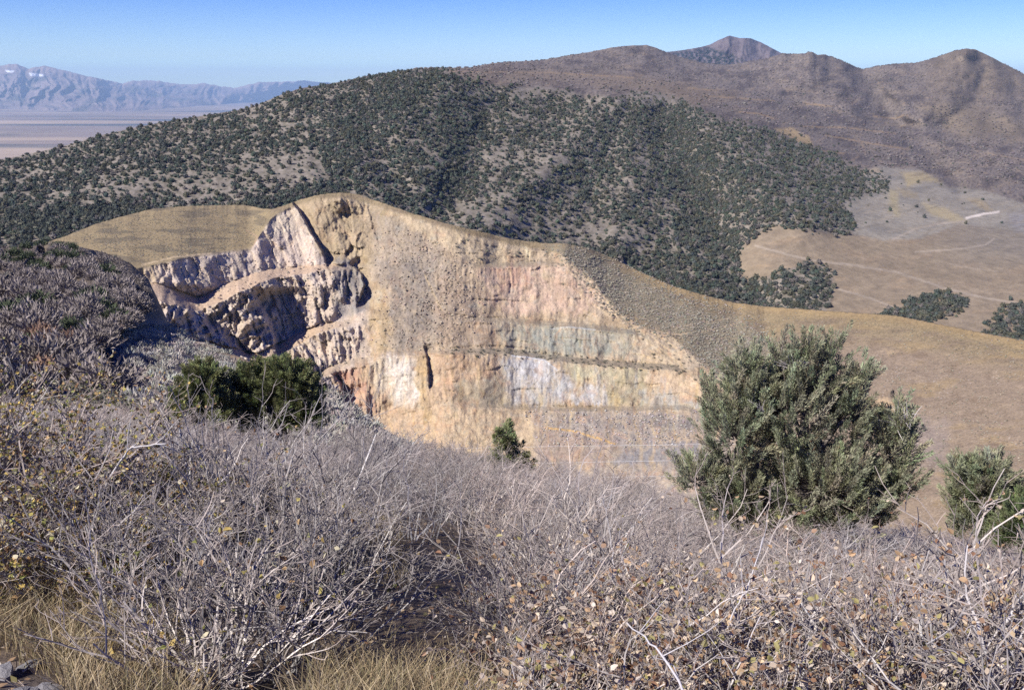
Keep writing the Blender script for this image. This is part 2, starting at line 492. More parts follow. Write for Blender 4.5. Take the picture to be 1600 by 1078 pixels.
    for pts, a in [([(1100, 150), (1180, 156), (1210, 158)], .6), ([(1255, 162), (1300, 167)], .8), ([(1155, 175), (1185, 178), (1210, 186)], .8),
                   ([(1255, 198), (1320, 200), (1400, 209)], .7), ([(1290, 212), (1370, 226), (1420, 234)], .7), ([(1250, 232), (1320, 240)], .7),
                   ([(1365, 182), (1400, 186), (1412, 180)], .6), ([(1075, 138), (1120, 142)], .6), ([(700, 112), (860, 114), (990, 122)], .5),
                   ([(1340, 215), (1345, 222), (1352, 240)], .5), ([(1540, 240), (1600, 250)], .4)]:
        c = road(pts, 1.7, (178, 152, 118), a)
    s.build("hills", c, M_HILL, skirt=((20, 3), (80, 25), (300, 120), (900, 420)))
    return s

def far_peak():
    xs = xcols(1000, 1290, 1.2)
    top = line(xs, [(1000, 96), (1040, 82), (1066, 79), (1095, 74), (1110, 70), (1125, 62), (1140, 56), (1155, 60), (1172, 60), (1190, 67), (1205, 75), (1222, 84), (1290, 118)]) + .5 * fbm(xs / 5, xs * 0, 2, 3)
    base = np.full_like(xs, 128.0)
    Yt = np.full_like(xs, 6800.0); Yb = np.full_like(xs, 4700.0)
    s = Sheet(0, 0, 1.2, [top, base], [Yt, Yb], xs, .8)
    s.Y = s.Y * (1 - .05 * ridged(s.PX / 32, s.PY / 60, 4, 90)); s.world()
    px, py = s.PX, s.PY
    c = np.zeros(s.W.shape) + alb(136, 122, 120)
    c = mix(c, alb(96, 84, 86), sstep(-.1, .3, fbm(px / 14, py / 14, 3, 91)) * .7)
    tr = inpoly(px + 6 * fbm(px / 8, py / 5, 3, 92), py, [(1030, 84), (1085, 78), (1110, 74), (1140, 84), (1170, 100), (1150, 112), (1040, 112)], 5)
    c = mix(c, alb(52, 58, 56), tr * sstep(-.35, .15, fbm(px / 5, py / 4, 3, 93)))
    s.build("far_peak", c, M_HILL, skirt=((200, 60), (900, 500)))

# ================================================================== OPEN PIT AND ITS GRASSY RIDGES
def pit():
    dx = 1.4
    xs = xcols(-200, 2000, dx)
    L = lambda pts, n=3: smooth(line(xs, pts), n)
    T = line(xs, [(-60, 405), (0, 398), (50, 386), (100, 370), (150, 350), (200, 336), (240, 326), (300, 322), (380, 320), (410, 326), (425, 327), (440, 323), (470, 312),
                  (500, 304), (535, 301), (560, 304), (580, 311), (600, 318), (640, 332), (700, 350), (750, 362), (800, 374), (850, 380), (885, 381), (920, 388),
                  (960, 405), (1000, 425), (1050, 447), (1100, 462), (1150, 474), (1200, 480), (1300, 487), (1400, 494), (1450, 504), (1500, 514),
                  (1550, 524), (1600, 533), (1660, 545)])
    real = T + 1.3 * fbm(xs / 7, xs * 0, 4, 2)
    T = smooth(T, 8)
    # every line below: where a bench's edge runs; 1 rim, 2/3 first bench, 4/5 second, 6/7 third, 8/9 fourth, 10 bottom
    rag = lambda k, a=2.2: a * fbm(xs / 16, xs * 0, 4, 200 + k)
    P = [T,
         L([(-60, 480), (230, 416), (300, 400), (395, 387), (402, 372), (425, 338), (445, 328), (463, 319), (500, 309), (535, 306), (600, 323), (700, 356), (800, 381), (835, 386), (880, 396), (920, 428), (945, 462),
            (975, 490), (1000, 508), (1045, 520), (1090, 558), (1130, 592), (1150, 612), (1170, 660), (1200, 725), (1660, 745)]) + rag(1, 1.2),
         L([(-60, 520), (240, 440), (312, 464), (345, 447), (386, 430), (420, 420), (505, 413), (580, 411), (680, 411), (745, 412), (870, 406), (900, 436), (1150, 640)]) + rag(2),
         L([(-60, 540), (250, 470), (306, 487), (345, 471), (390, 449), (420, 437), (507, 423), (600, 419), (745, 419), (880, 415), (910, 446), (1150, 646)]) + rag(3, 3),
         L([(-60, 560), (310, 530), (400, 552), (415, 545), (464, 521), (503, 504), (560, 500), (600, 499), (680, 494), (790, 496), (880, 502), (960, 510), (1010, 517), (1068, 522), (1100, 552), (1150, 652)]) + rag(4),
         L([(-60, 565), (310, 540), (400, 562), (433, 556), (479, 532), (495, 521), (526, 512), (580, 506), (690, 502), (790, 504), (880, 511), (960, 519), (1010, 524), (1060, 531), (1100, 558), (1150, 655)]) + rag(5),
         L([(-60, 570), (310, 550), (400, 580), (450, 592), (491, 582), (526, 568), (580, 556), (600, 549), (690, 545), (790, 544), (850, 552), (940, 562), (1068, 570), (1130, 594), (1150, 658)]) + rag(6, 1.5),
         L([(-60, 575), (310, 560), (400, 590), (450, 604), (491, 595), (526, 581), (580, 568), (600, 557), (690, 554), (790, 553), (850, 562), (940, 572), (1068, 579), (1130, 600), (1150, 661)]) + rag(7, 2.5),
         L([(-60, 590), (310, 580), (400, 600), (520, 640), (600, 655), (700, 628), (780, 631), (830, 633), (900, 635), (1000, 634), (1068, 632), (1150, 665)]) + rag(8),
         L([(-60, 595), (310, 585), (400, 606), (520, 648), (600, 662), (700, 636), (780, 638), (830, 641), (900, 643), (1000, 642), (1068, 640), (1150, 670)]) + rag(9),
         L([(-60, 610), (240, 560), (310, 600), (400, 640), (520, 690), (600, 715), (700, 735), (800, 790), (1000, 820), (1150, 840), (1300, 860), (1660, 920)])]
    for k in range(1, len(P)): P[k] = np.maximum(P[k], P[k - 1] + .5)
    ka = lambda *p: L(p, 10)
    S = [ka((-60, .06), (425, .06), (455, .5), (830, .5), (880, .3), (1000, .25), (1660, .25)),
         ka((-60, .9), (240, 1.1), (400, .75), (470, .8), (700, .75), (900, .8), (1000, .5), (1100,.32), (1150, .26)),
         ka((-60, .08), (480, .07), (530, .7), (720, .7), (750, .12), (870, .12), (900, .6)),
         ka((-60, 1.3), (500, 1.1), (560, .72), (680, .72), (760, .85), (1060, .8), (1140, .26)),
         ka((-60, .07), (540, .07), (580, .65), (680, .65), (760, .08), (1060, .08), (1120, .24)),
         ka((-60, 1.3), (500, 1.2), (560, .75), (680, .7), (760, .75), (1060, .8), (1140, .26)),
         ka((-60, .06), (1060, .06), (1130, .24)),
         ka((-60, 1.3), (640, 1.3), (700, 1.1), (900, .95), (1070, .8), (1150, .26)),
         ka((-60, .5), (660, .8), (720, .25), (800, .08), (1070, .08), (1130, .25)),
         ka((-60, .8), (700, .9), (820, .55), (1000, .4), (1150, .26))]
    Yb = smooth(line(xs, [(-60, 300), (200, 314), (240, 321), (300, 333), (370, 344), (430, 350), (520, 356), (600, 357), (700, 345), (800, 332), (1000, 313), (1150, 290), (1300, 262), (1660, 215)]), 14)
    Y = [None] * len(P); Y[-1] = Yb; z = -dep(P[-1]) * Yb
    for k in range(len(P) - 2, -1, -1):
        t = S[k]; d = dep(P[k])
        Y[k] = (t * Y[k + 1] - z) / (t + d)
        Y[k] = smooth(Y[k], 3)
        z = -d * Y[k]
    s = Sheet(0, 0, dx, P, Y, xs, 1.3)
    s.ragged(real - T, 14); T = real
    px, py = s.PX, s.PY
    idx = np.zeros(px.shape)
    for k in range(1, len(P)): idx += (py >= P[k][None])
    rim = P[1][None]
    inp = sstep(-2, 6, py - rim) * sstep(1168, 1150, px + 16 * fbm(px / 30, py / 30, 4, 99)) * (px > 225)
    # ---- relief: ribs, buttresses, steps and rubble
    face = np.zeros(px.shape)
    for k in (1, 3, 5, 7): face = np.maximum(face, (idx == k))
    face = np.maximum(face, .5 * ((idx == 9) & (px < 760)))
    nrm = s.Y / 350.0
    lean = 0.36 * (py - 480) * sstep(640, 400, px)
    wob = 8 * fbm(px / 30, py / 40, 3, 101)
    rib = ridged((px - lean + .5 * wob) / 15, py / 110, 5, 102)
    butt = ridged((px - lean + 14 * fbm(px / 40, py / 50, 2, 104)) / 46, py / 120, 2, 103)
    leftw = sstep(620, 520, px)
    irr = np.clip(.55 + 1.5 * fbm(px / 48, py / 36, 3, 161), 0, 1.6)
    tt = np.zeros(px.shape)
    for k in range(1, len(P)): tt = np.where(idx == k, k + (py - P[k][None]) / np.maximum((P[k + 1] if k + 1 < len(P) else P[k] + 60) - P[k], 2)[None], tt)
    talus = inpoly(px, py, [(560, 330), (690, 370), (720, 420), (735, 500), (700, 548), (600, 548), (590, 470), (575, 400)], 14)
    fans = np.maximum(inpoly(px, py, [(528, 470), (575, 470), (578, 505), (515, 512)], 8), inpoly(px, py, [(565, 525), (585, 520), (610, 552), (550, 565)], 8))
    fans = np.maximum(fans, inpoly(px, py, [(720, 595), (780, 585), (800, 632), (705, 632)], 10))
    rough = face * (1 - .85 * talus) * (1 - fans) * inp * np.where((idx == 1) & (px < 520), .42, 1.0)
    dY = -rough * irr * (1.9 * rib * (.14 + .86 * leftw) + 2.0 * butt * (.15 + .9 * leftw))
    ln = fbm(px / 40, py / 40, 3, 110)
    dY += -inp * (1.5 * fbm(px / 30, py / 34, 3, 105) + .16 * fbm(px / 5, py / 9, 3, 106) * (1 - .6 * fans))
    dY += -inp * talus * .9 * np.maximum(0, fbm(px / 3.5, py / 3, 2, 107) - .25) * 3
    jx = px - lean + 3 * fbm(px / 14, py / 14, 3, 151); jy = py + 5 * fbm(px / 14, py / 14, 3, 152)
    dY += -rough * (1.2 * cells(jx / 9, jy / 60, 153) + .7 * cells(jx / 5, jy / 22, 154)) * (.05 + .95 * leftw)
    dY += -inp * (1 - fans) * .10 * cells(jx / 3.5, jy / 5.5, 155)
    big = cells((px - lean + 9 * fbm(px / 20, py / 20, 3, 162)) / 24, (py + 9 * fbm(px / 20, py / 20, 3, 163)) / 40, 164)
    dY += -rough * leftw * 1.5 * big
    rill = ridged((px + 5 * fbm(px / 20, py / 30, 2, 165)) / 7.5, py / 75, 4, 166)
    dY += -rough * (1 - leftw) * (.6 * rill * irr + .5 * cells((px + wob) / 13, (py + wob) / 17, 167) * np.clip(.3 + 1.6 * fbm(px / 36, py / 22, 3, 168), 0, 1))
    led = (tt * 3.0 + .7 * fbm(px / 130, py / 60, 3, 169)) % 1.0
    dY += -face * inp * (1 - fans) * .75 * (.25 + .75 * sstep(650, 740, px)) * (led - .5) * np.clip(.45 + 1.6 * fbm(px / 70, py / 20, 3, 170), 0, 1) * (1 - .5 * leftw)
    dY += -inp * talus * .45 * cells(px / 4.5, py / 3.6, 171) * np.clip(fbm(px / 20, py / 20, 3, 172) * 2 + .2, 0, 1)
    # bigger broken spurs on the shaded left wall
    spur = inpoly(px, py, [(240, 420), (330, 450), (430, 445), (440, 540), (400, 575), (250, 530)], 10)
    dY += -spur * rough * 5.5 * ridged((px + .6 * (py - 500)) / 40, py / 46, 3, 108)
    def step(pts, w, a, run):          # ground right of the line drops back by a, dying out over run pixels
        d, sd = dpoly(px + 2.0 * fbm(px / 9, py / 9, 2, 111), py, pts)
        return np.where(sd < 0, a * np.exp(-d / run), 0) * sstep(0, w, d) * sstep(14, 0, overrun(px, py, pts))
    dY += step([(458, 318), (470, 335), (484, 362), (500, 388), (508, 408)], 3, 9, 45)
    dY += step([(552, 418), (564, 428), (568, 446), (560, 470)], 2.5, 6, 30)
    dY += step([(664, 548), (667, 566), (668, 582), (670, 600)], 2.5, 4, 16)
    dY += step([(575, 330), (580, 350), (588, 372)], 3, 1.5, 20)
    dY += step([(523, 590), (532, 600), (536, 620)], 3, 10, 14)
    dY += step([(240, 440), (262, 462), (288, 484), (312, 502), (340, 530), (380, 560)], 16, 12, 60) * sstep(470, 380, px) * inp * sstep(440, 470, py)
    dY += step([(388, 446), (398, 470), (412, 495), (424, 520), (428, 560)], 9, 12, 60) * inp * sstep(446, 462, py)
    dY += step([(470, 540), (482, 556), (492, 580)], 4, 5, 40)
    d, _ = dpoly(px, py, [(600, 300), (596, 340), (612, 400)])
    dY += 5 * np.exp(-((px - 545) / 42) ** 2 - ((py - 365) / 60) ** 2)
    # grass: soft swells
    gr = 1 - inp
    dY += gr * (2.2 * fbm(px / 120, py / 50, 3, 112) + .5 * fbm(px / 30, py / 14, 2, 113)) * sstep(0, 12, py - T[None])
    s.Y = s.Y + dY * nrm
    s.world()
    # ---- colours of the rock and grass
    wx = px + 16 * fbm(px / 26, py / 26, 5, 121, .6); wy = py + 9 * fbm(px / 26, py / 26, 5, 122, .6) + 9 * fbm(px / 5, py / 60, 3, 128)
    wx = wx + 7 * fbm(px / 8, py / 60, 3, 129)
    n1 = fbm(px / 45, py / 30, 4, 123); n2 = fbm(px / 10, py / 8, 3, 124); n3 = fbm(px / 3.5, py / 3, 2, 125)
    st = fbm((px - lean + wob) / 9, py / 70, 4, 126); st2 = fbm((px - lean) / 4, py / 40, 3, 127)
    r = np.zeros(s.W.shape) + alb(206, 178, 136)
    r = mix(r, alb(190, 160, 116), sstep(-.1, .35, n1))
    regs = [
        ([(240, 400), (395, 385), (440, 325), (465, 320), (510, 410), (560, 430), (585, 560), (520, 600), (430, 600), (240, 540)], (222, 198, 172), 8, .95),
        ([(395, 380), (430, 335), (465, 322), (500, 390), (440, 380)], (226, 202, 166), 6, .9),
        ([(400, 370), (480, 360), (505, 412), (400, 420)], (228, 200, 174), 8, .7),
        ([(463, 318), (535, 304), (600, 320), (640, 340), (590, 400), (560, 470), (515, 420)], (184, 158, 112), 8, .9),
        ([(520, 400), (545, 405), (575, 440), (580, 480), (525, 500)], (162, 152, 140), 7, .9),
        ([(600, 318), (700, 350), (830, 382), (830, 410), (745, 412), (660, 372)], (216, 188, 136), 8, .8),
        ([(575, 330), (650, 360), (700, 400), (720, 470), (680, 545), (610, 550), (590, 470)], (170, 152, 128), 16, .9),
        ([(600, 410), (660, 400), (680, 460), (665, 545), (620, 548)], (148, 134, 118), 14, .8),
        ([(680, 430), (740, 425), (760, 480), (780, 540), (690, 545)], (172, 146, 116), 14, .8),
        ([(585, 440), (612, 470), (610, 552), (578, 550), (580, 500)], (200, 168, 112), 9, .8),
        ([(745, 418), (870, 416), (920, 440), (950, 470), (960, 488), (800, 490), (760, 470)], (222, 182, 146), 8, .9),
        ([(770, 418), (815, 418), (830, 440), (790, 455)], (216, 158, 122), 8, .6),
        ([(880, 400), (915, 425), (975, 490), (930, 495), (930, 440)], (214, 188, 148), 8, .8),
        ([(770, 502), (1000, 516), (1010, 560), (800, 556)], (172, 168, 142), 10, .9),
        ([(820, 515), (920, 520), (960, 550), (840, 548)], (162, 164, 146), 10, .8),
        ([(980, 525), (1055, 528), (1110, 575), (1000, 565)], (212, 186, 142), 6, .9),
        ([(560, 560), (700, 552), (740, 640), (690, 700), (600, 700), (540, 610)], (216, 178, 132), 10, .95),
        ([(520, 585), (560, 575), (590, 640), (560, 640)], (212, 152, 116), 8, .9),
        ([(596, 558), (640, 555), (660, 600), (655, 632), (620, 632), (602, 600)], (238, 226, 206), 12, .9),
        ([(572, 560), (600, 558), (615, 625), (590, 610)], (226, 206, 170), 7, .8),
        ([(645, 555), (668, 555), (672, 690), (655, 640)], (206, 168, 100), 5, .8),
        ([(680, 556), (780, 558), (780, 600), (700, 620)], (208, 166, 120), 12, .8),
        ([(785, 558), (870, 562), (900, 600), (860, 636), (785, 634)], (190, 186, 180), 8, .9),
        ([(800, 560), (850, 562), (880, 590), (820, 600)], (206, 202, 198), 6, .8),
        ([(880, 570), (1000, 578), (1000, 600), (900, 592)], (202, 192, 146), 8, .9),
        ([(868, 598), (950, 604), (955, 632), (872, 628)], (202, 200, 196), 5, .85),
        ([(950, 575), (1010, 580), (1010, 635), (955, 635)], (182, 168, 124), 8, .8),
        ([(1015, 582), (1110, 592), (1140, 610), (1100, 625), (1020, 608)], (224, 190, 142), 6, .9),
        ([(1000, 608), (1100, 625), (1100, 640), (1000, 636)], (180, 178, 166), 6, .8),
        ([(715, 595), (785, 588), (800, 632), (705, 632)], (178, 162, 128), 8, .85),
        ([(690, 640), (830, 642), (840, 700), (700, 705)], (214, 182, 134), 8, .9),
        ([(830, 640), (1150, 645), (1150, 790), (850, 790)], (164, 150, 138), 9, .9),
        ([(840, 670), (960, 690), (940, 730), (840, 720)], (178, 148, 124), 12, .8),
        ([(900, 655), (1090, 655), (1090, 670), (960, 672)], (138, 128, 120), 8, .7),
        ([(985, 690), (1100, 685), (1100, 725), (960, 725)], (148, 142, 140), 8, .9),
        ([(1035, 680), (1095, 680), (1095, 686), (1040, 690)], (206, 176, 134), 4, .8)]
    pn = np.clip(.84 + .8 * fbm(px / 15, py / 22, 4, 173), .15, 1.05)
    for poly, cc, w, a in regs:
        r = mix(r, alb(*cc), inpoly(wx, wy, poly, w * .75) * a * 1.0 * pn)
    r = r.mean(-1, keepdims=True) * .30 + r * .80
    r = r * (1 + .24 * st + .16 * st2)[..., None] * (1 + .10 * n2 + .10 * n3)[..., None]
    r = mix(r, alb(206, 174, 116), sstep(.15, .5, st) * .45 * (idx >= 7))
    r = mix(r, alb(190, 192, 196), sstep(.2, .5, fbm(px / 14, py / 60, 3, 131)) * .4 * (idx == 7) * (px > 760))
    r = mix(r, alb(150, 112, 84), sstep(.22, .5, fbm(px / 24, py / 30, 4, 132)) * .2)
    r = mix(r, alb(196, 196, 178), sstep(.25, .5, fbm(px / 20, py / 14, 4, 133)) * .3 * (px > 560))
    for sd_, cc, sx, sy, lo, a in [(181, (232, 206, 166), 13, 34, .12, .55), (182, (196, 150, 108), 10, 40, .18, .45), (183, (176, 168, 152), 16, 22, .16, .5),
                                   (184, (220, 168, 130), 22, 30, .2, .4), (185, (150, 132, 112), 8, 12, .2, .5), (186, (198, 178, 122), 9, 50, .2, .4), (187, (236, 222, 200), 6, 16, .3, .5)]:
        r = mix(r, alb(*cc), sstep(lo, lo + .16, fbm(px / sx + .2 * wob, py / sy, 5, sd_, .6)) * a * .62 * (1 - .6 * talus) * (1 - .5 * leftw))
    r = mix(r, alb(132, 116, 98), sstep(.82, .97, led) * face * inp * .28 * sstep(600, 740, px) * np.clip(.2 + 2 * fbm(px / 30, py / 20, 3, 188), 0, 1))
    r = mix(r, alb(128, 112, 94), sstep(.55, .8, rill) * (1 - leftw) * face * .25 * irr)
    for k, cc, a in [(2, (222, 190, 156), .7), (4, (216, 186, 152), .8), (6, (206, 178, 146), .8)]:
        r = mix(r, alb(*cc), (idx == k) * a * sstep(560, 500, px))
    for k in (2, 4, 6, 8):
        r = mix(r, alb(152, 142, 122), (idx == k) * (.55 if k == 6 else .3) * sstep(690, 760, px))
        r = mix(r, alb(126, 120, 98), (idx == k) * sstep(.05, .35, n3) * (.4 if k == 6 else .2) * sstep(720, 800, px))
    def band(pts, w, cc, a):
        d, _ = dpoly(px, py + 1.2 * fbm(px / 9, py * 0, 2, 135), pts)
        return mix(r, alb(*cc), sstep(w, w * .3, d) * a)
    r = band([(850, 668), (900, 674), (960, 693)], 2.2, (224, 184, 120), .9)
    r = band([(884, 672), (888, 700)], 1.8, (206, 176, 130), .6)
    r = band([(664, 430), (676, 455), (690, 485)], 2.2, (214, 190, 150), .7)
    r = band([(826, 400), (822, 388), (812, 380)], 3, (236, 220, 180), .9)
    r = band([(940, 462), (955, 458), (948, 478)], 2.5, (230, 205, 160), .8)
    r = band([(860, 514), (890, 511), (930, 515)], 1.4, (214, 214, 206), .7)
    r = band([(800, 556), (850, 562), (870, 578)], 1.6, (226, 226, 224), .8)
    sc = inpoly(px, py, [(690, 380), (790, 378), (880, 400), (940, 450), (900, 460), (830, 410), (720, 415)], 12)
    r = mix(r, alb(112, 102, 86), sstep(.15, .45, n3) * sc * .6)
    # grass
    g = np.zeros(r.shape) + alb(166, 147, 114)
    g = mix(g, alb(150, 132, 108), sstep(-.1, .35, fbm(px / 60, py / 14, 4, 141)))
    g = mix(g, alb(120, 112, 88), sstep(.0, .4, n3) * .5)
    cr = sstep(16, 2, py - T[None]) * sstep(960, 1040, px)
    g = mix(g, alb(182, 156, 112), cr * .7)
    low = sstep(1180, 1260, px) * sstep(12, 70, py - T[None])
    g = mix(g, alb(164, 145, 124), low * .9)
    g = mix(g, alb(176, 152, 112), sstep(.1, .45, fbm(px / 80, py / 18, 4, 142)) * .5)
    g = mix(g, alb(132, 112, 92), sstep(.1, .5, fbm(px / 40, py / 20, 4, 143)) * .5 * low)
    g = mix(g, alb(164, 150, 140), inpoly(wx, wy, [(1400, 640), (1480, 660), (1480, 730), (1400, 720)], 14) * .6)
    g = mix(g, alb(216, 188, 148), inpoly(wx, wy, [(1358, 624), (1385, 622), (1412, 632), (1428, 648), (1400, 645), (1362, 638)], 4) * .9)
    g = mix(g, alb(196, 172, 136), inpoly(wx, wy, [(1375, 545), (1395, 544), (1410, 550), (1385, 552)], 3) * .6)
    g = mix(g, alb(214, 200, 182), (sstep(.5, .62, vnoise(px / 3.0, py / 2.2, 144)) * sstep(.1, .4, fbm(px / 60, py / 40, 3, 145)) * low) * .7)
    sg = inpoly(wx, wy, [(850, 385), (900, 386), (1000, 440), (1080, 480), (1160, 500), (1215, 545), (1180, 600), (1120, 590), (1050, 522), (960, 480), (910, 420)], 8)
    g = mix(g, alb(156, 145, 122), sg * .8)
    hp = sstep(445, 400, px)
    g = mix(g, alb(174, 155, 118), hp * .8); g = mix(g, alb(132, 120, 98), hp * .85 * sstep(0.0, .3, fbm(px / 60, py / 9, 3, 146)))
    def path(pts, w, cc, a):
        d, _ = dpoly(px, py + 1.2 * fbm(px / 9, py * 0, 2, 147), pts)
        return mix(g, alb(*cc), sstep(w, w * .3, d) * a)
    g = path([(1000, 518), (1060, 522), (1100, 518), (1150, 506)], 2.4, (206, 182, 148), .8)
    g = path([(1010, 515), (1080, 508), (1140, 498)], 2.2, (190, 168, 138), .6)
    g = path([(1160, 500), (1190, 520), (1222, 552), (1250, 590)], 2.6, (150, 130, 108), .9)
    g = path([(1040, 462), (1046, 480), (1042, 505)], 1.6, (190, 170, 136), .6)
    g = path([(222, 414), (270, 402), (330, 396)], 2.2, (214, 190, 152), .8)
    g = path([(395, 387), (402, 370), (385, 360)], 2, (190, 162, 130), .7)
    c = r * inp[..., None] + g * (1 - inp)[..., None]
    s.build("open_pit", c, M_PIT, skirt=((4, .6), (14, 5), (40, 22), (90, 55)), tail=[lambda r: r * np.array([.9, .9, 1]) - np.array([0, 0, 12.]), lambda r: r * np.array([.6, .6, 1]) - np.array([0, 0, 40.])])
    s.inp = inp
    return s

# ================================================================== NEAR HILLSIDE (the camera stands on it)
def near():
    dx = 2.0
    xs = xcols(-900, 2700, dx)
    L = lambda pts, n=8: smooth(line(xs, pts), n)
    T = line(xs, [(-220, 395), (0, 388), (60, 384), (100, 380), (160, 394), (205, 412), (232, 436), (244, 462), (262, 502), (290, 520), (325, 535), (360, 552), (395, 566),
                  (430, 590), (480, 600), (515, 606), (528, 622), (550, 642), (590, 664), (620, 682), (660, 704), (720, 732), (780, 748), (900, 768),
                  (1000, 782), (1100, 800), (1300, 830), (1660, 884), (1820, 906)])
    real = T + 1.6 * fbm(xs / 8, xs * 0, 3, 301) * sstep(640, 560, xs)
    T = smooth(T, 16)
    YT = L([(-220, 190), (0, 215), (100, 235), (170, 235), (230, 215), (262, 155), (325, 114), (395, 90), (480, 76), (550, 68), (620, 64), (720, 54), (900, 46), (1100, 40), (1400, 36), (1820, 34)], 10)
    M1 = L([(-220, 640), (0, 648), (150, 655), (250, 668), (330, 694), (400, 720), (520, 732), (620, 745), (720, 766), (900, 804), (1100, 836), (1300, 862), (1660, 918), (1820, 936)])
    Y1 = L([(-220, 42), (0, 46), (150, 46), (330, 40), (450, 38), (620, 36), (900, 27), (1100, 24), (1300, 23), (1660, 21), (1820, 20)])
    def plane(y, sl):
        d = (1.7 + sl * y) / y
        a = np.arctan(d) - TH
        return CY + F * np.tan(a)
    slo = L([(-220, .25), (100, .265), (400, .292), (700, .315), (1000, .375), (1300, .408), (1820, .412)], 20)
    P = [T, M1, plane(12, slo), plane(5, slo * .98), plane(2.2, slo * .8), plane(1.2, slo * .5)]
    Y = [YT, Y1, 12 + 0 * xs, 5 + 0 * xs, 2.2 + 0 * xs, 1.2 + 0 * xs]
    s = Sheet(0, 0, dx, P, Y, xs, 2.6)
    for _ in range(8):
        s.Y[1:-1] = 1 / (.25 / s.Y[:-2] + .5 / s.Y[1:-1] + .25 / s.Y[2:])
    s.ragged(real - T, 14); T = real
    px, py = s.PX, s.PY
    far = sstep(700, 620, py)
    rel = far * (.020 * fbm(px / 70, py / 40, 3, 311) + .009 * fbm(px / 18, py / 12, 3, 312))
    def step(pts, w, a, run):
        d, sd = dpoly(px + 3 * fbm(px / 14, py / 14, 2, 313), py, pts)
        return np.where(sd < 0, a * np.exp(-d / run), 0) * sstep(0, w, d) * sstep(14, 0, overrun(px, py, pts))
    rel += step([(120, 372), (160, 410), (200, 440), (222, 480), (206, 500), (172, 530), (150, 548), (160, 580), (180, 600), (205, 615), (222, 622)], 6, .20, 80)
    rel += step([(168, 372), (205, 410), (228, 448)], 6, .15, 50)
    rel += step([(140, 400), (165, 425), (190, 455)], 5, .06, 30)
    rel += step([(60, 388), (50, 400), (30, 420), (0, 440), (-40, 455)], 5, .16, 55)
    rel += step([(30, 545), (28, 580), (40, 620)], 5, .07, 40)
    rel += .022 * ridged(px / 60 + py / 60, py / 26, 3, 317) * far
    rel += (1 - far) * .004 * fbm(px / 30, py / 30, 3, 314)
    s.Y = s.Y * (1 + rel)
    s.world()
    X, Yw = s.W[..., 0], s.W[..., 1]
    m1 = fbm(X / 3, Yw / 3, 4, 321); m2 = fbm(X / .35, Yw / .35, 4, 322); m3 = fbm(X / 8, Yw / 8, 3, 323)
    c = np.zeros(s.W.shape) + alb(128, 112, 94)
    c = mix(c, alb(150, 128, 100), sstep(-.1, .3, m1)); c = mix(c, alb(96, 84, 72), sstep(0, .4, m2) * .6)
    wx = px + 8 * fbm(px / 14, py / 14, 3, 324); wy = py + 5 * fbm(px / 14, py / 14, 3, 325)
    sage = inpoly(wx, wy, [(160, 545), (225, 500), (262, 502), (330, 536), (440, 590), (520, 606), (640, 700), (500, 720), (330, 660), (215, 640)], 8)
    c = mix(c, alb(160, 144, 128), sage)
    c = mix(c, alb(176, 160, 142), inpoly(wx, wy, [(345, 548), (395, 560), (440, 590), (400, 588)], 6) * .8)
    c = mix(c, alb(178, 160, 140), inpoly(wx, wy, [(515, 615), (545, 645), (620, 690), (600, 695), (530, 655)], 7) * .7)
    edge = sstep(16, 3, py - T[None]) * sstep(215, 240, px) * sstep(440, 380, px)
    c = mix(c, alb(176, 150, 118), edge * .8)
    knoll = inpoly(wx, wy, [(-220, 380), (100, 370), (240, 440), (220, 490), (150, 550), (200, 620), (-220, 640)], 6)
    c = mix(c, alb(124, 112, 96), knoll * .8)
    c = mix(c, alb(176, 146, 98), inpoly(wx, wy, [(245, 636), (290, 630), (290, 646), (240, 648)], 4) * .9)
    soilc = sstep(5.5, 4.0, Yw) * sstep(-1.4, -2.0, X)
    c = mix(c, alb(120, 110, 104), soilc * .8); c = mix(c, alb(66, 58, 54), soilc * sstep(.05, .4, m2) * .8)
    tails = [lambda r: np.stack([r[:, 0] * 1.0, r[:, 1] * 0 + 0.2, r[:, 2] * 0 - 0.02], -1),
             lambda r: np.stack([r[:, 0] * 3.0, r[:, 1] * 0 - 8.0, r[:, 2] * 0 + 0.1], -1)]
    s.build("near_hillside", c, M_NEAR, skirt=((2, .8), (6, 4), (14, 12), (30, 30), (90, 95)), tail=tails)
    return s

M_FAR = mat_col("far_land", ((0.0006, .8, 1.2),))
M_HILL = mat_col("brushy_hillside", ((0.012, .88, 1.12), (0.15, .82, 1.18)), .5, .12, 2.0)
M_PIT = mat_col("quarried_rock", ((0.08, .94, 1.06), (0.5, .84, 1.14), (1.7, .78, 1.2)), .7, .7, .9)
M_NEAR = mat_col("dry_hillside_soil", ((0.5, .85, 1.15), (9.0, .7, 1.25)), .8, 6.0, .06)

far_valley()
far_range()
far_peak()
HILLS = hills()
PIT = pit()
NEAR = near()
#VEGETATION
# ================================================================== VEGETATION: shared shapes
M_FARTREE = mat_col("far_juniper_leaf", ((0.9, .8, 1.2),))
M_BRUSH = mat_col("grey_brush", ((2.0, .85, 1.15),))
M_TWIG = mat_col("grey_bark", ((14.0, .8, 1.2),))
M_LEAF = mat_col("dry_leaf", ((30.0, .85, 1.15),), rough=.7, spec=.25, translucent=.25)
M_NEEDLE = mat_col("juniper_needles", ((3.0, .85, 1.15),), rough=.75, spec=.2, translucent=.22)
M_BARK = mat_col("shaggy_bark", ((18.0, .7, 1.2),), .8, 30.0, .02)
M_GRASS = mat_col("dry_grass", ((5.0, .85, 1.15),), rough=.8, spec=.15, translucent=.2)
M_STONE = mat_col("grey_stone", ((6.0, .8, 1.2),), .7, 14.0, .03)
M_WIRE = mat_col("bare_metal_wire", (), rough=.4, spec=.6)

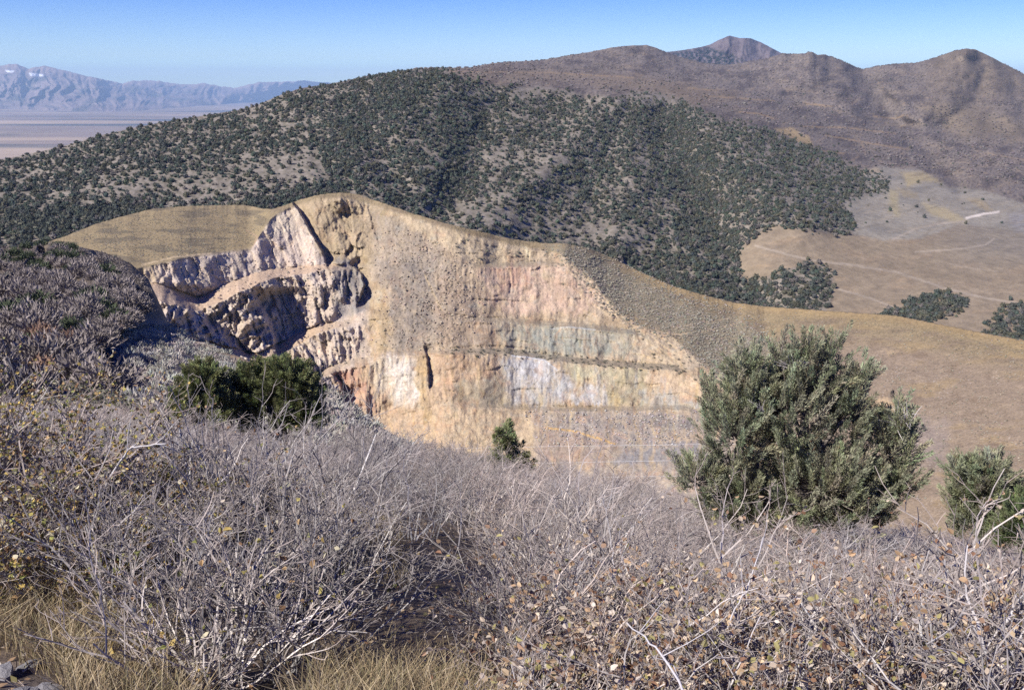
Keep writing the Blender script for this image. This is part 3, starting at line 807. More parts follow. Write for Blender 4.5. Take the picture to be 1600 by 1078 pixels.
def dome(nu, nv, seed, flat=.85, lump=.25):
    """closed lumpy crown of radius 1 standing on z = 0"""
    r = np.random.default_rng(seed)
    u = np.arange(nu) / nu * 2 * math.pi; v = np.linspace(0.04, .97, nv) * math.pi
    V = []
    for j, b in enumerate(v):
        for a in u + (j % 2) * math.pi / nu:
            k = 1 + lump * r.uniform(-1, 1)
            V.append((math.sin(b) * math.cos(a) * k, math.sin(b) * math.sin(a) * k, flat * (1 + math.cos(b) * k)))
    q = []
    for j in range(nv - 1):
        for i in range(nu):
            q.append((j * nu + i, (j + 1) * nu + i, (j + 1) * nu + (i + 1) % nu, j * nu + (i + 1) % nu))
    return np.array(V), np.array(q)

def tufts(n, seed, flat, size, up=.3, rad=1.0):
    """leafy spikes standing out of a crown: n triangles as quads with a repeated corner avoided (two tris each)"""
    r = np.random.default_rng(seed)
    d = unit(r.normal(size=(n, 3))); d[:, 2] = np.abs(d[:, 2]) * 1.2 - .35; d = unit(d)
    p = d * np.array([rad, rad, rad * flat]) * r.uniform(.72, .98, (n, 1)); p[:, 2] += flat
    ax = unit(d + np.array([0, 0, up]) + .5 * r.normal(size=(n, 3)))
    sd = unit(np.cross(ax, r.normal(size=(n, 3))))
    s = size * r.uniform(.6, 1.3, (n, 1))
    return np.stack([p - sd * s * .55, p + sd * s * .55, p + ax * s * 1.5], 1).reshape(-1, 3), np.arange(3 * n).reshape(n, 3)

def far_tree(seed):
    flat = (.78, .92, 1.05, .7)[seed % 4]
    V, q = dome(9, 6, seed, flat, .22)
    V = V * .86
    T, t = tufts(46, seed + 50, flat, .34)
    return np.concatenate([V, T]), q, t + len(V)

def blades_bush(n, seed, w=.05, flat=.62, ln=.5):
    """a leafless bush seen from far: many thin upright twigs"""
    r = np.random.default_rng(seed)
    d = unit(r.normal(size=(n, 3))); d[:, 2] = np.abs(d[:, 2])
    rad = r.uniform(.3, .92, (n, 1)) * (1 + .22 * np.sin(3 * np.arctan2(d[:, 1], d[:, 0]) + seed)[:, None])
    p = d * rad; p[:, 2] *= flat * 1.6
    ax = unit(d * np.array([1, 1, .8]) + np.array([0, 0, .55]) + .45 * r.normal(size=(n, 3)))
    sd = unit(np.cross(ax, r.normal(size=(n, 3)))) * w * r.uniform(.6, 1.4, (n, 1))
    L = ln * r.uniform(.5, 1.1, (n, 1))
    q = p + ax * L; q[:, 2] = np.maximum(q[:, 2], .05)
    return np.stack([p - sd, p + sd, q], 1).reshape(-1, 3), np.arange(3 * n).reshape(n, 3)

def merge(temps, pos, sc, rot, cols, pick, squash=None):
    """one mesh out of many small pieces (for what nobody could count)"""
    VV = []; Q = []; T = []; C = []; n = 0
    for k, (V, q, t) in enumerate(temps):
        m = np.flatnonzero(pick == k)
        if not len(m): continue
        c, s_ = np.cos(rot[m])[:, None], np.sin(rot[m])[:, None]
        S = sc[m][:, None]; H = S if squash is None else S * squash[m][:, None]
        X = (V[None, :, 0] * c - V[None, :, 1] * s_) * S; Yv = (V[None, :, 0] * s_ + V[None, :, 1] * c) * S
        W = np.stack([X, Yv, V[None, :, 2] * H], -1) + pos[m][:, None, :]
        off = (n + np.arange(len(m)) * len(V))[:, None, None]
        if q is not None and len(q): Q.append((q[None] + off).reshape(-1, 4))
        if t is not None and len(t): T.append((t[None] + off).reshape(-1, 3))
        VV.append(W.reshape(-1, 3)); C.append(np.repeat(cols[m], len(V), 0)); n += len(m) * len(V)
    return (np.concatenate(VV), np.concatenate(Q) if Q else None, np.concatenate(T) if T else None, np.concatenate(C))

# ---- junipers on the hills behind the pit
def hill_trees():
    N = 230000
    px = rng.uniform(-40, 1650, N); py = rng.uniform(100, 540, N)
    w = HILLS.at(px, py)
    okc = np.interp(px, HILLS.xs, HILLS.PY[0]); ok = py > okc + 1
    wood = inpoly(px + 8 * fbm(px / 22, py / 22, 2, 61), py + 5 * fbm(px / 22, py / 22, 2, 62), WOOD, 9)
    pt = np.maximum(inpoly(px, py, PATCH1, 6), inpoly(px, py, PATCH2, 8) * .8)
    n1 = fbm(px / 60, py / 45, 4, 401); n2 = fbm(px / 16, py / 12, 3, 402)
    d = .36 + .26 * n1 + .42 * n2
    def near_line(pts, wd):
        q, _ = dpoly(px + 12 * fbm(px / 30, py / 30, 2, 403), py, pts)
        return np.exp(-(q / wd) ** 2)
    d += .3 * near_line([(735, 215), (715, 270), (700, 310)], 26)
    d += .32 * near_line([(1050, 190), (1080, 260), (1110, 340), (1150, 430), (1180, 470)], 34)
    d += .35 * near_line([(640, 120), (600, 160), (560, 210)], 40)
    d += .7 * near_line([(0, 352), (120, 345), (230, 332)], 16) + .9 * near_line([(390, 322), (450, 315), (535, 298)], 10)
    d += .06 * near_line([(1180, 300), (1260, 290), (1320, 300)], 60)
    d += .5 * near_line([(940, 388), (1010, 425), (1100, 460)], 16)
    d -= .30 * near_line([(690, 330), (850, 345), (1000, 390)], 26) + .25 * near_line([(740, 235), (860, 260)], 24) + .3 * near_line([(200, 300), (330, 290), (480, 260)], 24)
    d -= .35 * sstep(185, 150, py) * sstep(700, 800, px) * (1 - near_line([(760, 160), (980, 180)], 20))
    dens = np.clip(d, .07, 1.0) * wood
    dens = np.maximum(dens, pt * np.clip(.75 + .6 * n2, .1, 1))
    recl = inpoly(px, py, [(1100, 540), (1160, 440), (1152, 380), (1212, 352), (1337, 366), (1700, 350), (1700, 640)], 3)
    strag = .006 * (1 - recl) * (py > 118)
    dens = np.maximum(dens, strag * (n2 > 0))
    dist = w[:, 1]
    keep = ok & (rng.random(N) < dens * (dist / 1000) ** 2 * 1.6)
    # behind the pit's ridges nothing shows: leave it out
    tp = np.interp(px, PIT.xs, PIT.PY[0])
    keep &= py < tp + 9
    px, py, w, dist, pt = px[keep], py[keep], w[keep], dist[keep], pt[keep]
    n = len(px)
    rad = (.52 + 1.25 * rng.random(n) ** 1.6) * np.where(dist > 1100, .9, 1.0)
    rad *= np.where((py > 325) & (px < 245), 1.15, 1)
    w[:, 2] -= .25
    base = np.array([.070, .078, .062])
    cols = base * rng.uniform(.75, 1.3, (n, 1)) * (1 + rng.normal(0, .06, (n, 3)))
    ol = rng.random(n) < .2
    cols[ol] = np.array([.085, .082, .055]) * rng.uniform(.8, 1.2, (ol.sum(), 1))
    gy = rng.random(n) < .10
    cols[gy] = np.array([.13, .115, .10]) * rng.uniform(.8, 1.2, (gy.sum(), 1))
    temps = [far_tree(k) for k in range(5)]
    pick = rng.integers(0, 5, n); rot = rng.uniform(0, 6.28, n); sq = rng.uniform(.8, 1.25, n)
    vis = py < tp[keep] - 4
    size = np.where(vis, rad / dist, 0)
    order = np.argsort(-size); big = order[:280]; rest = order[280:]
    print("hill trees", n)
    V, q, t, c = merge(temps, w[rest], rad[rest], rot[rest], cols[rest], pick[rest], sq[rest])
    tag(link("juniper_woodland", mesh_np("juniper_woodland", V, q, t, c, False, M_FARTREE)), "dark green juniper woodland scattered over the stony hill behind the pit", "woodland", kind="stuff")
    mes = []
    for k, (V, q, t) in enumerate(temps):
        for j in range(3):
            cc = base * (1, .8, 1.25)[j] * (np.array([1.25, 1.1, 1.0]) if j == 2 else 1)
            cv = np.repeat(cc[None], len(V), 0) * np.random.default_rng(k * 3 + j).uniform(.85, 1.15, (len(V), 1))
            mes.append(mesh_np("juniper_tree", V, q, t, cv, False, M_FARTREE))
    for i in big:
        o = link("juniper_tree", mes[pick[i] * 3 + rng.integers(0, 3)])
        o.location = w[i]; o.rotation_euler = (0, 0, rot[i]); o.scale = (rad[i], rad[i], rad[i] * sq[i])
        if px[i] < 260: l, g = "small dark juniper in the belt behind the grassy shoulder left of the pit", "junipers behind the left shoulder"
        elif px[i] < 560: l, g = "small dark juniper showing just above the pit's highest rim", "junipers above the pit rim"
        elif px[i] < 820: l, g = "small dark juniper at the foot of the hill, right behind the pit's sloping rim", "junipers at the foot of the hill"
        elif px[i] < 1165: l, g = "small dark juniper on the stony slope behind the right-hand grassy ridge", "junipers behind the right ridge"
        elif px[i] < 1320: l, g = "small dark juniper in the triangular grove on the tan slope", "triangular grove of junipers"
        elif px[i] < 1525: l, g = "small dark juniper in the wedge-shaped grove beyond the golden ridge crest", "wedge-shaped grove of junipers"
        else: l, g = "small dark juniper in the loose grove at the right edge beyond the golden ridge", "loose grove at the right edge"
        tag(o, l, "juniper tree", g)

def lump(seed, nu=6, nv=4, flat=.55):
    V, q = dome(nu, nv, seed, flat, .3)
    return V, q, None

def scatter(sheet, n, poly, w, seed, size, col, cvar, name, temps, mat, dens=None, kind="stuff", squash=(.7, 1.1), sink=.1, label=None, cat=None):
    p = np.array(poly, float); (x0, y0), (x1, y1) = p.min(0), p.max(0)
    r = np.random.default_rng(seed)
    px = r.uniform(x0, x1, n * 3); py = r.uniform(y0, y1, n * 3)
    m = inpoly(px + 6 * fbm(px / 15, py / 15, 2, seed), py + 4 * fbm(px / 15, py / 15, 2, seed + 1), poly, w)
    if dens is not None: m = m * dens(px, py)
    k = r.random(len(px)) < m
    px, py = px[k][:n], py[k][:n]
    W = sheet.at(px, py); N = len(px)
    sc = r.uniform(size[0], size[1], N); W[:, 2] -= sc * sink
    c = np.array(col) * r.uniform(1 - cvar, 1 + cvar, (N, 1)) * (1 + r.normal(0, .04, (N, 3)))
    V, q, t, C = merge(temps, W, sc, r.uniform(0, 6.28, N), c, r.integers(0, len(temps), N), r.uniform(*squash, N))
    return tag(link(name, mesh_np(name, V, q, t, C, False, mat)), label, cat, kind=kind)

def ground_cover():
    L = [lump(k) for k in range(4)]
    tw = []
    for k in range(4):
        V, q = dome(6, 4, k + 20, .5, .3); V *= .8
        T, t = tufts(18, k + 30, .5, .34); tw.append((np.concatenate([V, T]), q, t + len(V)))
    scatter(HILLS, 9000, [(640, 104), (985, 72), (1260, 82), (1510, 76), (1660, 130), (1660, 300), (1440, 262), (1380, 262), (1210, 195), (1070, 152), (760, 128)], 4, 501, (.9, 2.4),
            (.128, .110, .102), .35, "hill_brush", L, M_BRUSH, dens=lambda x, y: np.clip(.45 + 1.1 * fbm(x / 40, y / 14, 3, 502), 0, 1), squash=(.5, .9), label="low purplish brown brush over the upper hills", cat="brush")
    scatter(PIT, 6500, [(850, 384), (900, 386), (1000, 435), (1080, 470), (1160, 496), (1225, 545), (1200, 610), (1130, 596), (1050, 522), (960, 490), (905, 425)], 22, 511, (.25, .6),
            (.29, .262, .205), .3, "sagebrush_slope", tw, M_BRUSH, dens=lambda x, y: np.clip(.75 + .9 * fbm(x / 30, y / 14, 3, 518), .05, 1), label="grey green sagebrush dotting the ridge right of the pit", cat="sagebrush")
    scatter(PIT, 7000, [(960, 404), (1100, 462), (1200, 479), (1660, 540), (1660, 820), (1200, 740), (1180, 520), (1040, 480)], 3, 512, (.14, .38), (.24, .205, .155), .35, "grass_tussocks", L, M_BRUSH,
            dens=lambda x, y: np.clip(.3 + fbm(x / 50, y / 20, 3, 513), 0, 1), squash=(.6, 1.0), label="tan grass tussocks on the big slope right of the pit", cat="grass")
    scatter(PIT, 2600, [(110, 376), (240, 332), (380, 326), (420, 335), (395, 384), (230, 408)], 3, 514, (.12, .38), (.25, .22, .165), .3, "shoulder_sagebrush", tw, M_BRUSH, label="low sage on the grassy shoulder left of the pit", cat="sagebrush")
    scatter(PIT, 480, [(690, 372), (840, 386), (935, 420), (985, 500), (1120, 590), (1060, 600), (960, 500), (900, 455), (840, 408), (720, 412)], 8, 515, (.4, .9), (.13, .12, .088), .35,
            "rim_shrubs", tw, M_BRUSH, dens=lambda x, y: np.clip(.2 + 1.2 * fbm(x / 30, y / 10, 3, 516), 0, 1), label="dark low shrubs growing along the pit's benches and rim", cat="shrubs")
    scatter(PIT, 150, [(690, 540), (800, 545), (940, 562), (1070, 570), (1070, 582), (940, 574), (800, 555), (690, 556)], 3, 517, (.3, .7), (.10, .095, .07), .3, "bench_shrubs", tw, M_BRUSH,
            label="dark specks of shrub along the long dark bench", cat="shrubs")
    scatter(PIT, 700, [(585, 360), (660, 360), (740, 420), (760, 500), (690, 550), (600, 548), (590, 450)], 14, 521, (.14, .5), (.33, .265, .20), .4, "talus_rocks", L, M_STONE, squash=(.7, 1.5), label="loose rocks on the brown slide of talus", cat="rocks")
    scatter(PIT, 700, [(820, 640), (1090, 640), (1090, 700), (860, 700)], 10, 522, (.12, .45), (.33, .295, .27), .45, "rubble_rocks", L, M_STONE, squash=(.7, 1.5), label="grey rubble on the lowest bench of the pit", cat="rocks")
    scatter(PIT, 500, [(300, 390), (520, 410), (560, 500), (600, 560), (430, 600), (300, 480)], 8, 523, (.2, .6), (.3, .25, .21), .4, "bench_rocks", L, M_STONE, squash=(.7, 1.5), label="broken rock lying on the left benches", cat="rocks")
    sg = []
    for k in range(4):
        V, t = blades_bush(70, 60 + k, .09, .5, .5); sg.append((V, None, t))
    scatter(NEAR, 1300, [(165, 545), (225, 505), (262, 506), (330, 540), (440, 594), (520, 612), (640, 705), (520, 720), (330, 670), (215, 640)], 8, 531, (.35, .75), (.33, .305, .265), .25, "sagebrush",
            sg, M_BRUSH, squash=(.8, 1.2), label="pale grey sagebrush on the slope above the pit edge", cat="sagebrush")
    scatter(NEAR, 1500, [(60, 600), (150, 600), (215, 640), (300, 650), (330, 690), (-60, 690), (-60, 600)], 8, 532, (.3, .6), (.155, .15, .105), .25, "low_sage",
            sg, M_BRUSH, squash=(.7, 1.0), label="olive low sage in the hollow below the knoll", cat="sagebrush")
    scatter(NEAR, 900, [(-120, 385), (100, 376), (215, 420), (240, 470), (215, 500), (150, 548), (190, 610), (-120, 640)], 8, 533, (.4, .8), (.19, .17, .14), .3, "knoll_scrub",
            sg, M_BRUSH, squash=(.7, 1.0), label="low scrub filling the gaps on the left knoll", cat="scrub")

# ---- bushes on the left knoll, each one a thing
def knoll_bushes():
    kinds = [((.235, .20, .178), "mauve grey leafless bush on the left knoll", "leafless bushes on the left knoll"),
             ((.24, .155, .11), "rust brown bush in the foreground fold of the left knoll", "rust brown bushes on the left knoll"),
             ((.070, .085, .048), "dark green rounded bush among the grey brush of the left knoll", "green bushes on the left knoll")]
    mes = []
    for kk, (c, l, g) in enumerate(kinds):
        row = []
        for k in range(4):
            V, t = blades_bush(900 if kk < 2 else 700, 70 + k + 10 * kk, .042 if kk < 2 else .05, .62, .34 if kk < 2 else .34)
            r = np.random.default_rng(k)
            row.append(mesh_np("bush", V, None, t, np.array(c) * np.repeat(r.uniform(.8, 1.2, len(t)), 3)[:, None], False, M_BRUSH))
        mes.append(row)
    pts = []
    N = 5000
    px = rng.uniform(-90, 250, N); py = rng.uniform(376, 640, N)
    m = inpoly(px, py, [(-120, 386), (100, 378), (205, 412), (236, 470), (215, 492), (150, 545), (170, 590), (205, 618), (120, 620), (-120, 650)], 5)
    W = NEAR.at(px, py)
    for i in range(N):
        if rng.random() > m[i] or len(pts) >= 240: continue
        top = np.interp(px[i], NEAR.xs, NEAR.PY[0])
        if py[i] < top + 3: continue
        r = rng.uniform(1.0, 2.2)
        if any((W[i, 0] - q[0][0]) ** 2 + (W[i, 1] - q[0][1]) ** 2 < (.72 * (r + q[1])) ** 2 for q in pts): continue
        kk = 0
        if inpoly(px[i:i + 1], py[i:i + 1], [(40, 520), (110, 530), (190, 590), (150, 620), (30, 600)], 8)[0] > .5 and rng.random() < .6: kk = 1
        elif rng.random() < (.35 if py[i] < 430 else .09): kk = 2
        pts.append((W[i], r, kk))
    for p, r, kk in pts:
        o = link("bush", mes[kk][rng.integers(0, 4)])
        o.location = p - np.array([0, 0, .1]); o.rotation_euler = (0, 0, rng.uniform(0, 6.28)); o.scale = (r, r, r * rng.uniform(.75, 1.1))
        tag(o, kinds[kk][1], "bush", kinds[kk][2])

# ---- branching shrubs
def tubes(P, R, sides=3):
    """P (n, m, 3) polylines, R (n, m) radii"""
    n, m, _ = P.shape
    ax = unit(P[:, -1] - P[:, 0])
    h = np.where(np.abs(ax[:, 2:3]) > .9, np.array([[1., 0, 0]]), np.array([[0, 0, 1.]]))
    e1 = unit(np.cross(ax, h)); e2 = np.cross(ax, e1)
    a = np.arange(sides) / sides * 2 * math.pi
    ring = e1[:, None, :] * np.cos(a)[None, :, None] + e2[:, None, :] * np.sin(a)[None, :, None]
    V = P[:, :, None, :] + ring[:, None] * R[:, :, None, None]
    i = np.arange(n * m * sides).reshape(n, m, sides)
    j = np.roll(i, -1, 2)
    q = np.stack([i[:, :-1], j[:, :-1], j[:, 1:], i[:, 1:]], -1).reshape(-1, 4)
    return V.reshape(-1, 3), q

def grow(r, p0, d0, L, m, jit, up):
    n = len(p0); P = np.empty((n, m + 1, 3)); P[:, 0] = p0; d = d0.copy()
    D = np.empty_like(P); D[:, 0] = d
    for k in range(m):
        d = unit(d + r.normal(0, jit, (n, 3)) + np.array([0, 0, up]))
        P[:, k + 1] = P[:, k] + d * (L / m)[:, None]; D[:, k + 1] = d
    return P, D

def spawn(r, P, D, per, tmin, ang):
    n, m, _ = P.shape
    k = np.repeat(np.arange(n), per); t = r.uniform(tmin, 1.0, len(k)) * (m - 1.001)
    a = t.astype(int); f = (t - a)[:, None]
    p = P[k, a] * (1 - f) + P[k, a + 1] * f
    d = D[k, a]
    s = unit(np.cross(d, r.normal(size=d.shape)))
    g = r.uniform(ang[0], ang[1], (len(k), 1))
    return p, unit(d * np.cos(g) + s * np.sin(g)), k

def shrub_geo(seed, nst=16, lean=(.1, .75), L0=(.7, 1.0), per=(6, 5, 2), root=.16, r0=.010, twig=.0022, up=.06, jit=.14, tone=1.0, fill=1.0):
    r = np.random.default_rng(seed)
    az = r.uniform(0, 6.28, nst); ln = r.uniform(*lean, nst)
    d = np.stack([np.cos(az) * np.sin(ln), np.sin(az) * np.sin(ln), np.cos(ln)], -1)
    p = np.stack([np.cos(az) * root * r.random(nst), np.sin(az) * root * r.random(nst), np.full(nst, -.06)], -1)
    L = r.uniform(*L0, nst)
    Vs, Qs, Cs = [], [], []; n = 0; tips = []
    def add(P, R, c):
        nonlocal n
        V, q = tubes(P, R)
        Vs.append(V); Qs.append(q + n); n += len(V); Cs.append(np.repeat(c, P.shape[1] * 3, 0))
    pal = np.array([[.43, .40, .37], [.315, .285, .26], [.255, .22, .197], [.24, .202, .178]]) * tone * np.array([(1, 1, 1), (1.03, 1.0, .97), (.98, 1.0, 1.03), (1.05, .97, .92)][seed % 4])
    P, D = grow(r, p, d, L, 6, jit, up)
    add(P, np.linspace(1, .35, 7)[None] * r0 * r.uniform(.6, 1.2, (nst, 1)), pal[0] * r.uniform(.7, 1.3, (nst, 1)))
    lens = L
    for lev, pr in enumerate(per):
        p, d, k = spawn(r, P, D, pr, (.3, .2, .1)[lev], ((.3, .9), (.35, 1.0), (.3, 1.0))[lev])
        lens = lens[k] * r.uniform(.28, .6, len(k)) * (1.0, .9, .7)[lev]
        m = (4, 3, 2)[lev]
        P, D = grow(r, p, d, lens, m, jit * 1.2, up)
        P[..., 2] = np.maximum(P[..., 2], -.02)
        rr = (r0 * .5, r0 * .28, twig)[lev]
        add(P, np.linspace(1, .4, m + 1)[None] * rr * r.uniform(.7, 1.2, (len(k), 1)), pal[lev + 1] * r.uniform(.65, 1.35, (len(k), 1)))
        tips.append((P, D))
    return np.concatenate(Vs), np.concatenate(Qs), np.concatenate(Cs), tips

LEAFPAL = {"olive": [(.36, .30, .09), (.24, .24, .07), (.46, .33, .10), (.38, .25, .12), (.24, .14, .07), (.52, .46, .30)],
           "tan": [(.46, .34, .21), (.38, .25, .14), (.22, .12, .07), (.50, .40, .29), (.31, .27, .11), (.54, .46, .37), (.30, .19, .12)]}
def leaf_geo(r, tips, n, size, pal):
    P = np.concatenate([t[0][:, -2:].reshape(-1, 3) for t in tips[1:]]); D = np.concatenate([t[1][:, -2:].reshape(-1, 3) for t in tips[1:]])
    i = r.integers(0, len(P), n)
    p = P[i]; d = unit(D[i] + .7 * r.normal(size=(n, 3)))
    s = unit(np.cross(d, r.normal(size=(n, 3)))); nn = np.cross(d, s)
    L = size * r.uniform(.55, 1.25, (n, 1)); w = L * r.uniform(.28, .42, (n, 1)); cu = L * r.uniform(-.1, .4, (n, 1))
    V = np.stack([p, p + d * L * .35 + s * w + nn * cu, p + d * L * .75 + s * w * .7 + nn * cu, p + d * L,
                  p + d * L * .75 - s * w * .7 + nn * cu, p + d * L * .35 - s * w + nn * cu], 1)
    b = np.arange(n)[:, None] * 6
    q = np.concatenate([b + np.array([0, 1, 2, 3]), b + np.array([0, 3, 4, 5])])
    c = np.array(pal)[r.integers(0, len(pal), n)] * r.uniform(.7, 1.25, (n, 1))
    return V.reshape(-1, 3), q, np.repeat(c, 6, 0)

def make_shrub(seed, leaves=0, pal="tan", lsize=.03, **kw):
    V, q, c, tips = shrub_geo(seed, **kw)
    hz = np.percentile(V[:, 2], 97); V = V / hz; tips = [(P / hz, D) for P, D in tips]
    a = mesh_np("stems", V, q, None, c, False, M_TWIG)
    b = None
    if leaves:
        V, q, c = leaf_geo(np.random.default_rng(seed + 900), tips, leaves, lsize, LEAFPAL[pal])
        b = mesh_np("leaves", V, q, None, c, False, M_LEAF)
    return a, b

def put_shrub(me, pos, h, rot, label, group=None, wide=1.0):
    a, b = me
    if b is None:
        t = link("bare_shrub", a)
    else:
        t = empty("leafy_shrub"); link("stems", a, t); link("leaves", b, t)
    t.location = pos; t.rotation_euler = (0, 0, rot); t.scale = (h * wide, h * wide, h)
    return tag(t, label, "shrub", group)

def near_shrubs():
    bare = [make_shrub(600 + k, nst=20, lean=(.1, .85), L0=(.65, 1.0), per=(6, 5, 2), root=.3, r0=.0085, twig=.0023, tone=(.95, 1.15, .8, 1.05, .75, 1.1, .95)[k]) for k in range(7)]
    sparse = [make_shrub(620 + k, leaves=130, pal="tan", lsize=.024, nst=18, lean=(.1, .85), per=(7, 5, 2), root=.25, r0=.009, twig=.0021) for k in range(2)]
    pts = []
    r = np.random.default_rng(77)
    clear = [[(470, 985), (500, 850), (740, 845), (800, 1000), (840, 1200), (380, 1200)], [(-80, 900), (100, 880), (200, 940), (260, 1200), (-80, 1200)],
             [(480, 800), (545, 785), (600, 800), (600, 870), (500, 870)]]
    N = 60000
    px = r.uniform(-160, 1760, N); Y = np.exp(r.uniform(math.log(5.6), math.log(54), N))
    order = np.argsort(Y)
    px = px[order]; Y = Y[order]
    W, py = NEAR.at_ground(px, Y)
    tree_bases = [(1250, 22.5, 1.5), (1530, 21, 1.2), (305, 34, 1.0), (440, 34.5, 1.4)]
    top = np.interp(px, NEAR.xs, NEAR.PY[0])
    skip = np.zeros(N, bool)
    for c in clear: skip |= inpoly(px, py, c, 2) > .5
    skip |= (px < 640) & (py < np.interp(px, [-160, 120, 300, 500, 560, 640], [650, 655, 668, 688, 696, 700]))
    skip |= (fbm(W[:, 0] / 2.6, W[:, 1] / 2.6, 2, 621) < -.14) & (Y < 26)
    skip |= py < top + 2
    grid = {}
    keep = np.flatnonzero(~skip); r.shuffle(keep)
    for i in keep:
        sp = np.interp(Y[i], [6, 12, 20, 50], [.95, 1.15, 1.6, 2.2])
        if px[i] < 620: sp *= .9
        g = (int(W[i, 0] // 3), int(W[i, 1] // 3)); bad = False
        for a in (-1, 0, 1):
            for b in (-1, 0, 1):
                for q in grid.get((g[0] + a, g[1] + b), ()):
                    if (q[0] - W[i, 0]) ** 2 + (q[1] - W[i, 1]) ** 2 < (.5 * (sp + q[2])) ** 2: bad = True
        if bad: continue
        tb = False
        for (bx, by, br) in tree_bases:
            X = unproj(bx, 800, by)[0]
            if (W[i, 0] - X) ** 2 + (W[i, 1] - by) ** 2 < br ** 2: tb = True
        if tb: continue
        grid.setdefault(g, []).append((W[i, 0], W[i, 1], sp)); pts.append((W[i], sp, px[i], Y[i], py[i]))
    pts.sort(key=lambda p: p[3])
    print("near shrubs", len(pts))
    rest = pts[270:]
    for k, (p, sp, x, y, pyy) in enumerate(pts[:270]):
        h = r.uniform(.72, 1.08) * np.interp(y, [6, 12, 25, 50], [.95, 1.0, 1.0, 1.05])
        h *= float(np.clip(1 + .55 * fbm(p[0] / 4.2, p[1] / 4.2, 2, 620), .6, 1.35))
        if x < 560 and y > 9: h *= .60
        if 1030 < x < 1660 and y > 8: h *= float(np.interp(y, [8, 12], [.8, .48]))
        leafy = y < 11 and r.random() < .3
        if x < 520: zone = "left of the small lone pine"
        elif x < 1050: zone = "mid slope before the pit"
        else: zone = "around the foot of the big juniper"
        dpt = "front" if y < 11 else ("middle" if y < 22 else "back")
        if leafy:
            put_shrub(sparse[r.integers(0, 2)], p, h, r.uniform(0, 6.28), "tan leaved grey shrub, %s rows, %s" % (dpt, zone), "sparsely leaved shrubs, %s rows, %s" % (dpt, zone), max(1.15, sp / h / .95))
        else:
            put_shrub(bare[r.integers(0, 7)], p, h, r.uniform(0, 6.28), "leafless lavender grey shrub, %s rows, %s" % (dpt, zone), "leafless shrubs, %s rows, %s" % (dpt, zone), max(1.15, sp / h / .95))
    if rest:
        T = []
        for k in range(3):
            V, q, c, _ = shrub_geo(640 + k, nst=12, per=(6, 5, 1), root=.25, r0=.011, twig=.006); V = V / np.percentile(V[:, 2], 97)
            T.append((V, q, c))
        VV, QQ, CC, n = [], [], [], 0
        for (p, sp, x, y, pyy) in rest:
            V, q, c = T[r.integers(0, 3)]; a = r.uniform(0, 6.28); h = r.uniform(.75, 1.05); wd = sp
            R = np.array([[math.cos(a) * wd, -math.sin(a) * wd, 0], [math.sin(a) * wd, math.cos(a) * wd, 0], [0, 0, h]])
            VV.append(V @ R.T + p); QQ.append(q + n); CC.append(c); n += len(V)
        tag(link("brush_thicket", mesh_np("brush_thicket", np.concatenate(VV), np.concatenate(QQ), None, np.concatenate(CC), False, M_TWIG)), "grey leafless thicket along the crest above the pit", "thicket", kind="stuff")

    # ---- the shrubs close to the camera, one by one: (column, distance, height, spread, leaves, palette, label)
    def one(seed, x, Yd, h, wide, label, leaves=0, pal="tan", lsize=.03, sink=0, **kw):
        p, _ = NEAR.at_ground(x, Yd)
        h *= .80; wide *= 1.18; leaves = int(leaves * (1.35 if pal == 'tan' else 2.6)); lsize *= (.92 if pal == 'tan' else 1)
        put_shrub(make_shrub(seed, leaves, pal, lsize / h, **kw), p[0] - np.array([0, 0, sink]), h, seed * 1.7, label, None, wide)
    one(701, 335, 4.5, .98, 1.0, "pale grey open shrub with crooked bare stems at the lower left, grass in front", 60, "olive", .035, nst=26, lean=(.1, .95), L0=(.6, 1.0), per=(6, 4, 2), root=.22, r0=.012, twig=.0028, tone=1.25)
    one(702, 425, 4.9, 1.1, .9, "dark tangled shrub in the shade right of the pale open shrub", 60, "olive", .03, nst=30, lean=(.1, 1.1), per=(8, 6, 2), root=.35, r0=.010, twig=.0035, tone=.7)
    for k, (x, Yd, h, lv, lab) in enumerate([
            (-45, 6.6, 1.55, 1500, "olive leaved shrub cut off by the left edge"), (60, 6.9, 1.6, 1700, "tall shrub with white bare tips and olive leaves near the left edge"),
            (160, 7.3, .92, 1700, "bushy shrub thick with small yellow and olive leaves"), (255, 7.0, .82, 1500, "low shrub with tan and olive leaves behind the pale open shrub"),
            (345, 7.8, .95, 1000, "shrub with scattered orange tan leaves left of the clearing"), (425, 8.6, .9, 600, "twiggy shrub with few orange leaves at the edge of the clearing"),
            (110, 5.9, .85, 1300, "short dense olive leaved shrub above the dry grass"), (215, 9.4, .75, 700, "grey brown shrub behind the yellow leaved one")]):
        one(710 + k, x, Yd, h, 1.0, lab, lv, "olive", .030, nst=22, lean=(.1, .8), L0=(.62, 1.0), per=(7, 5, 2), root=.3, r0=.0095, twig=.0024)
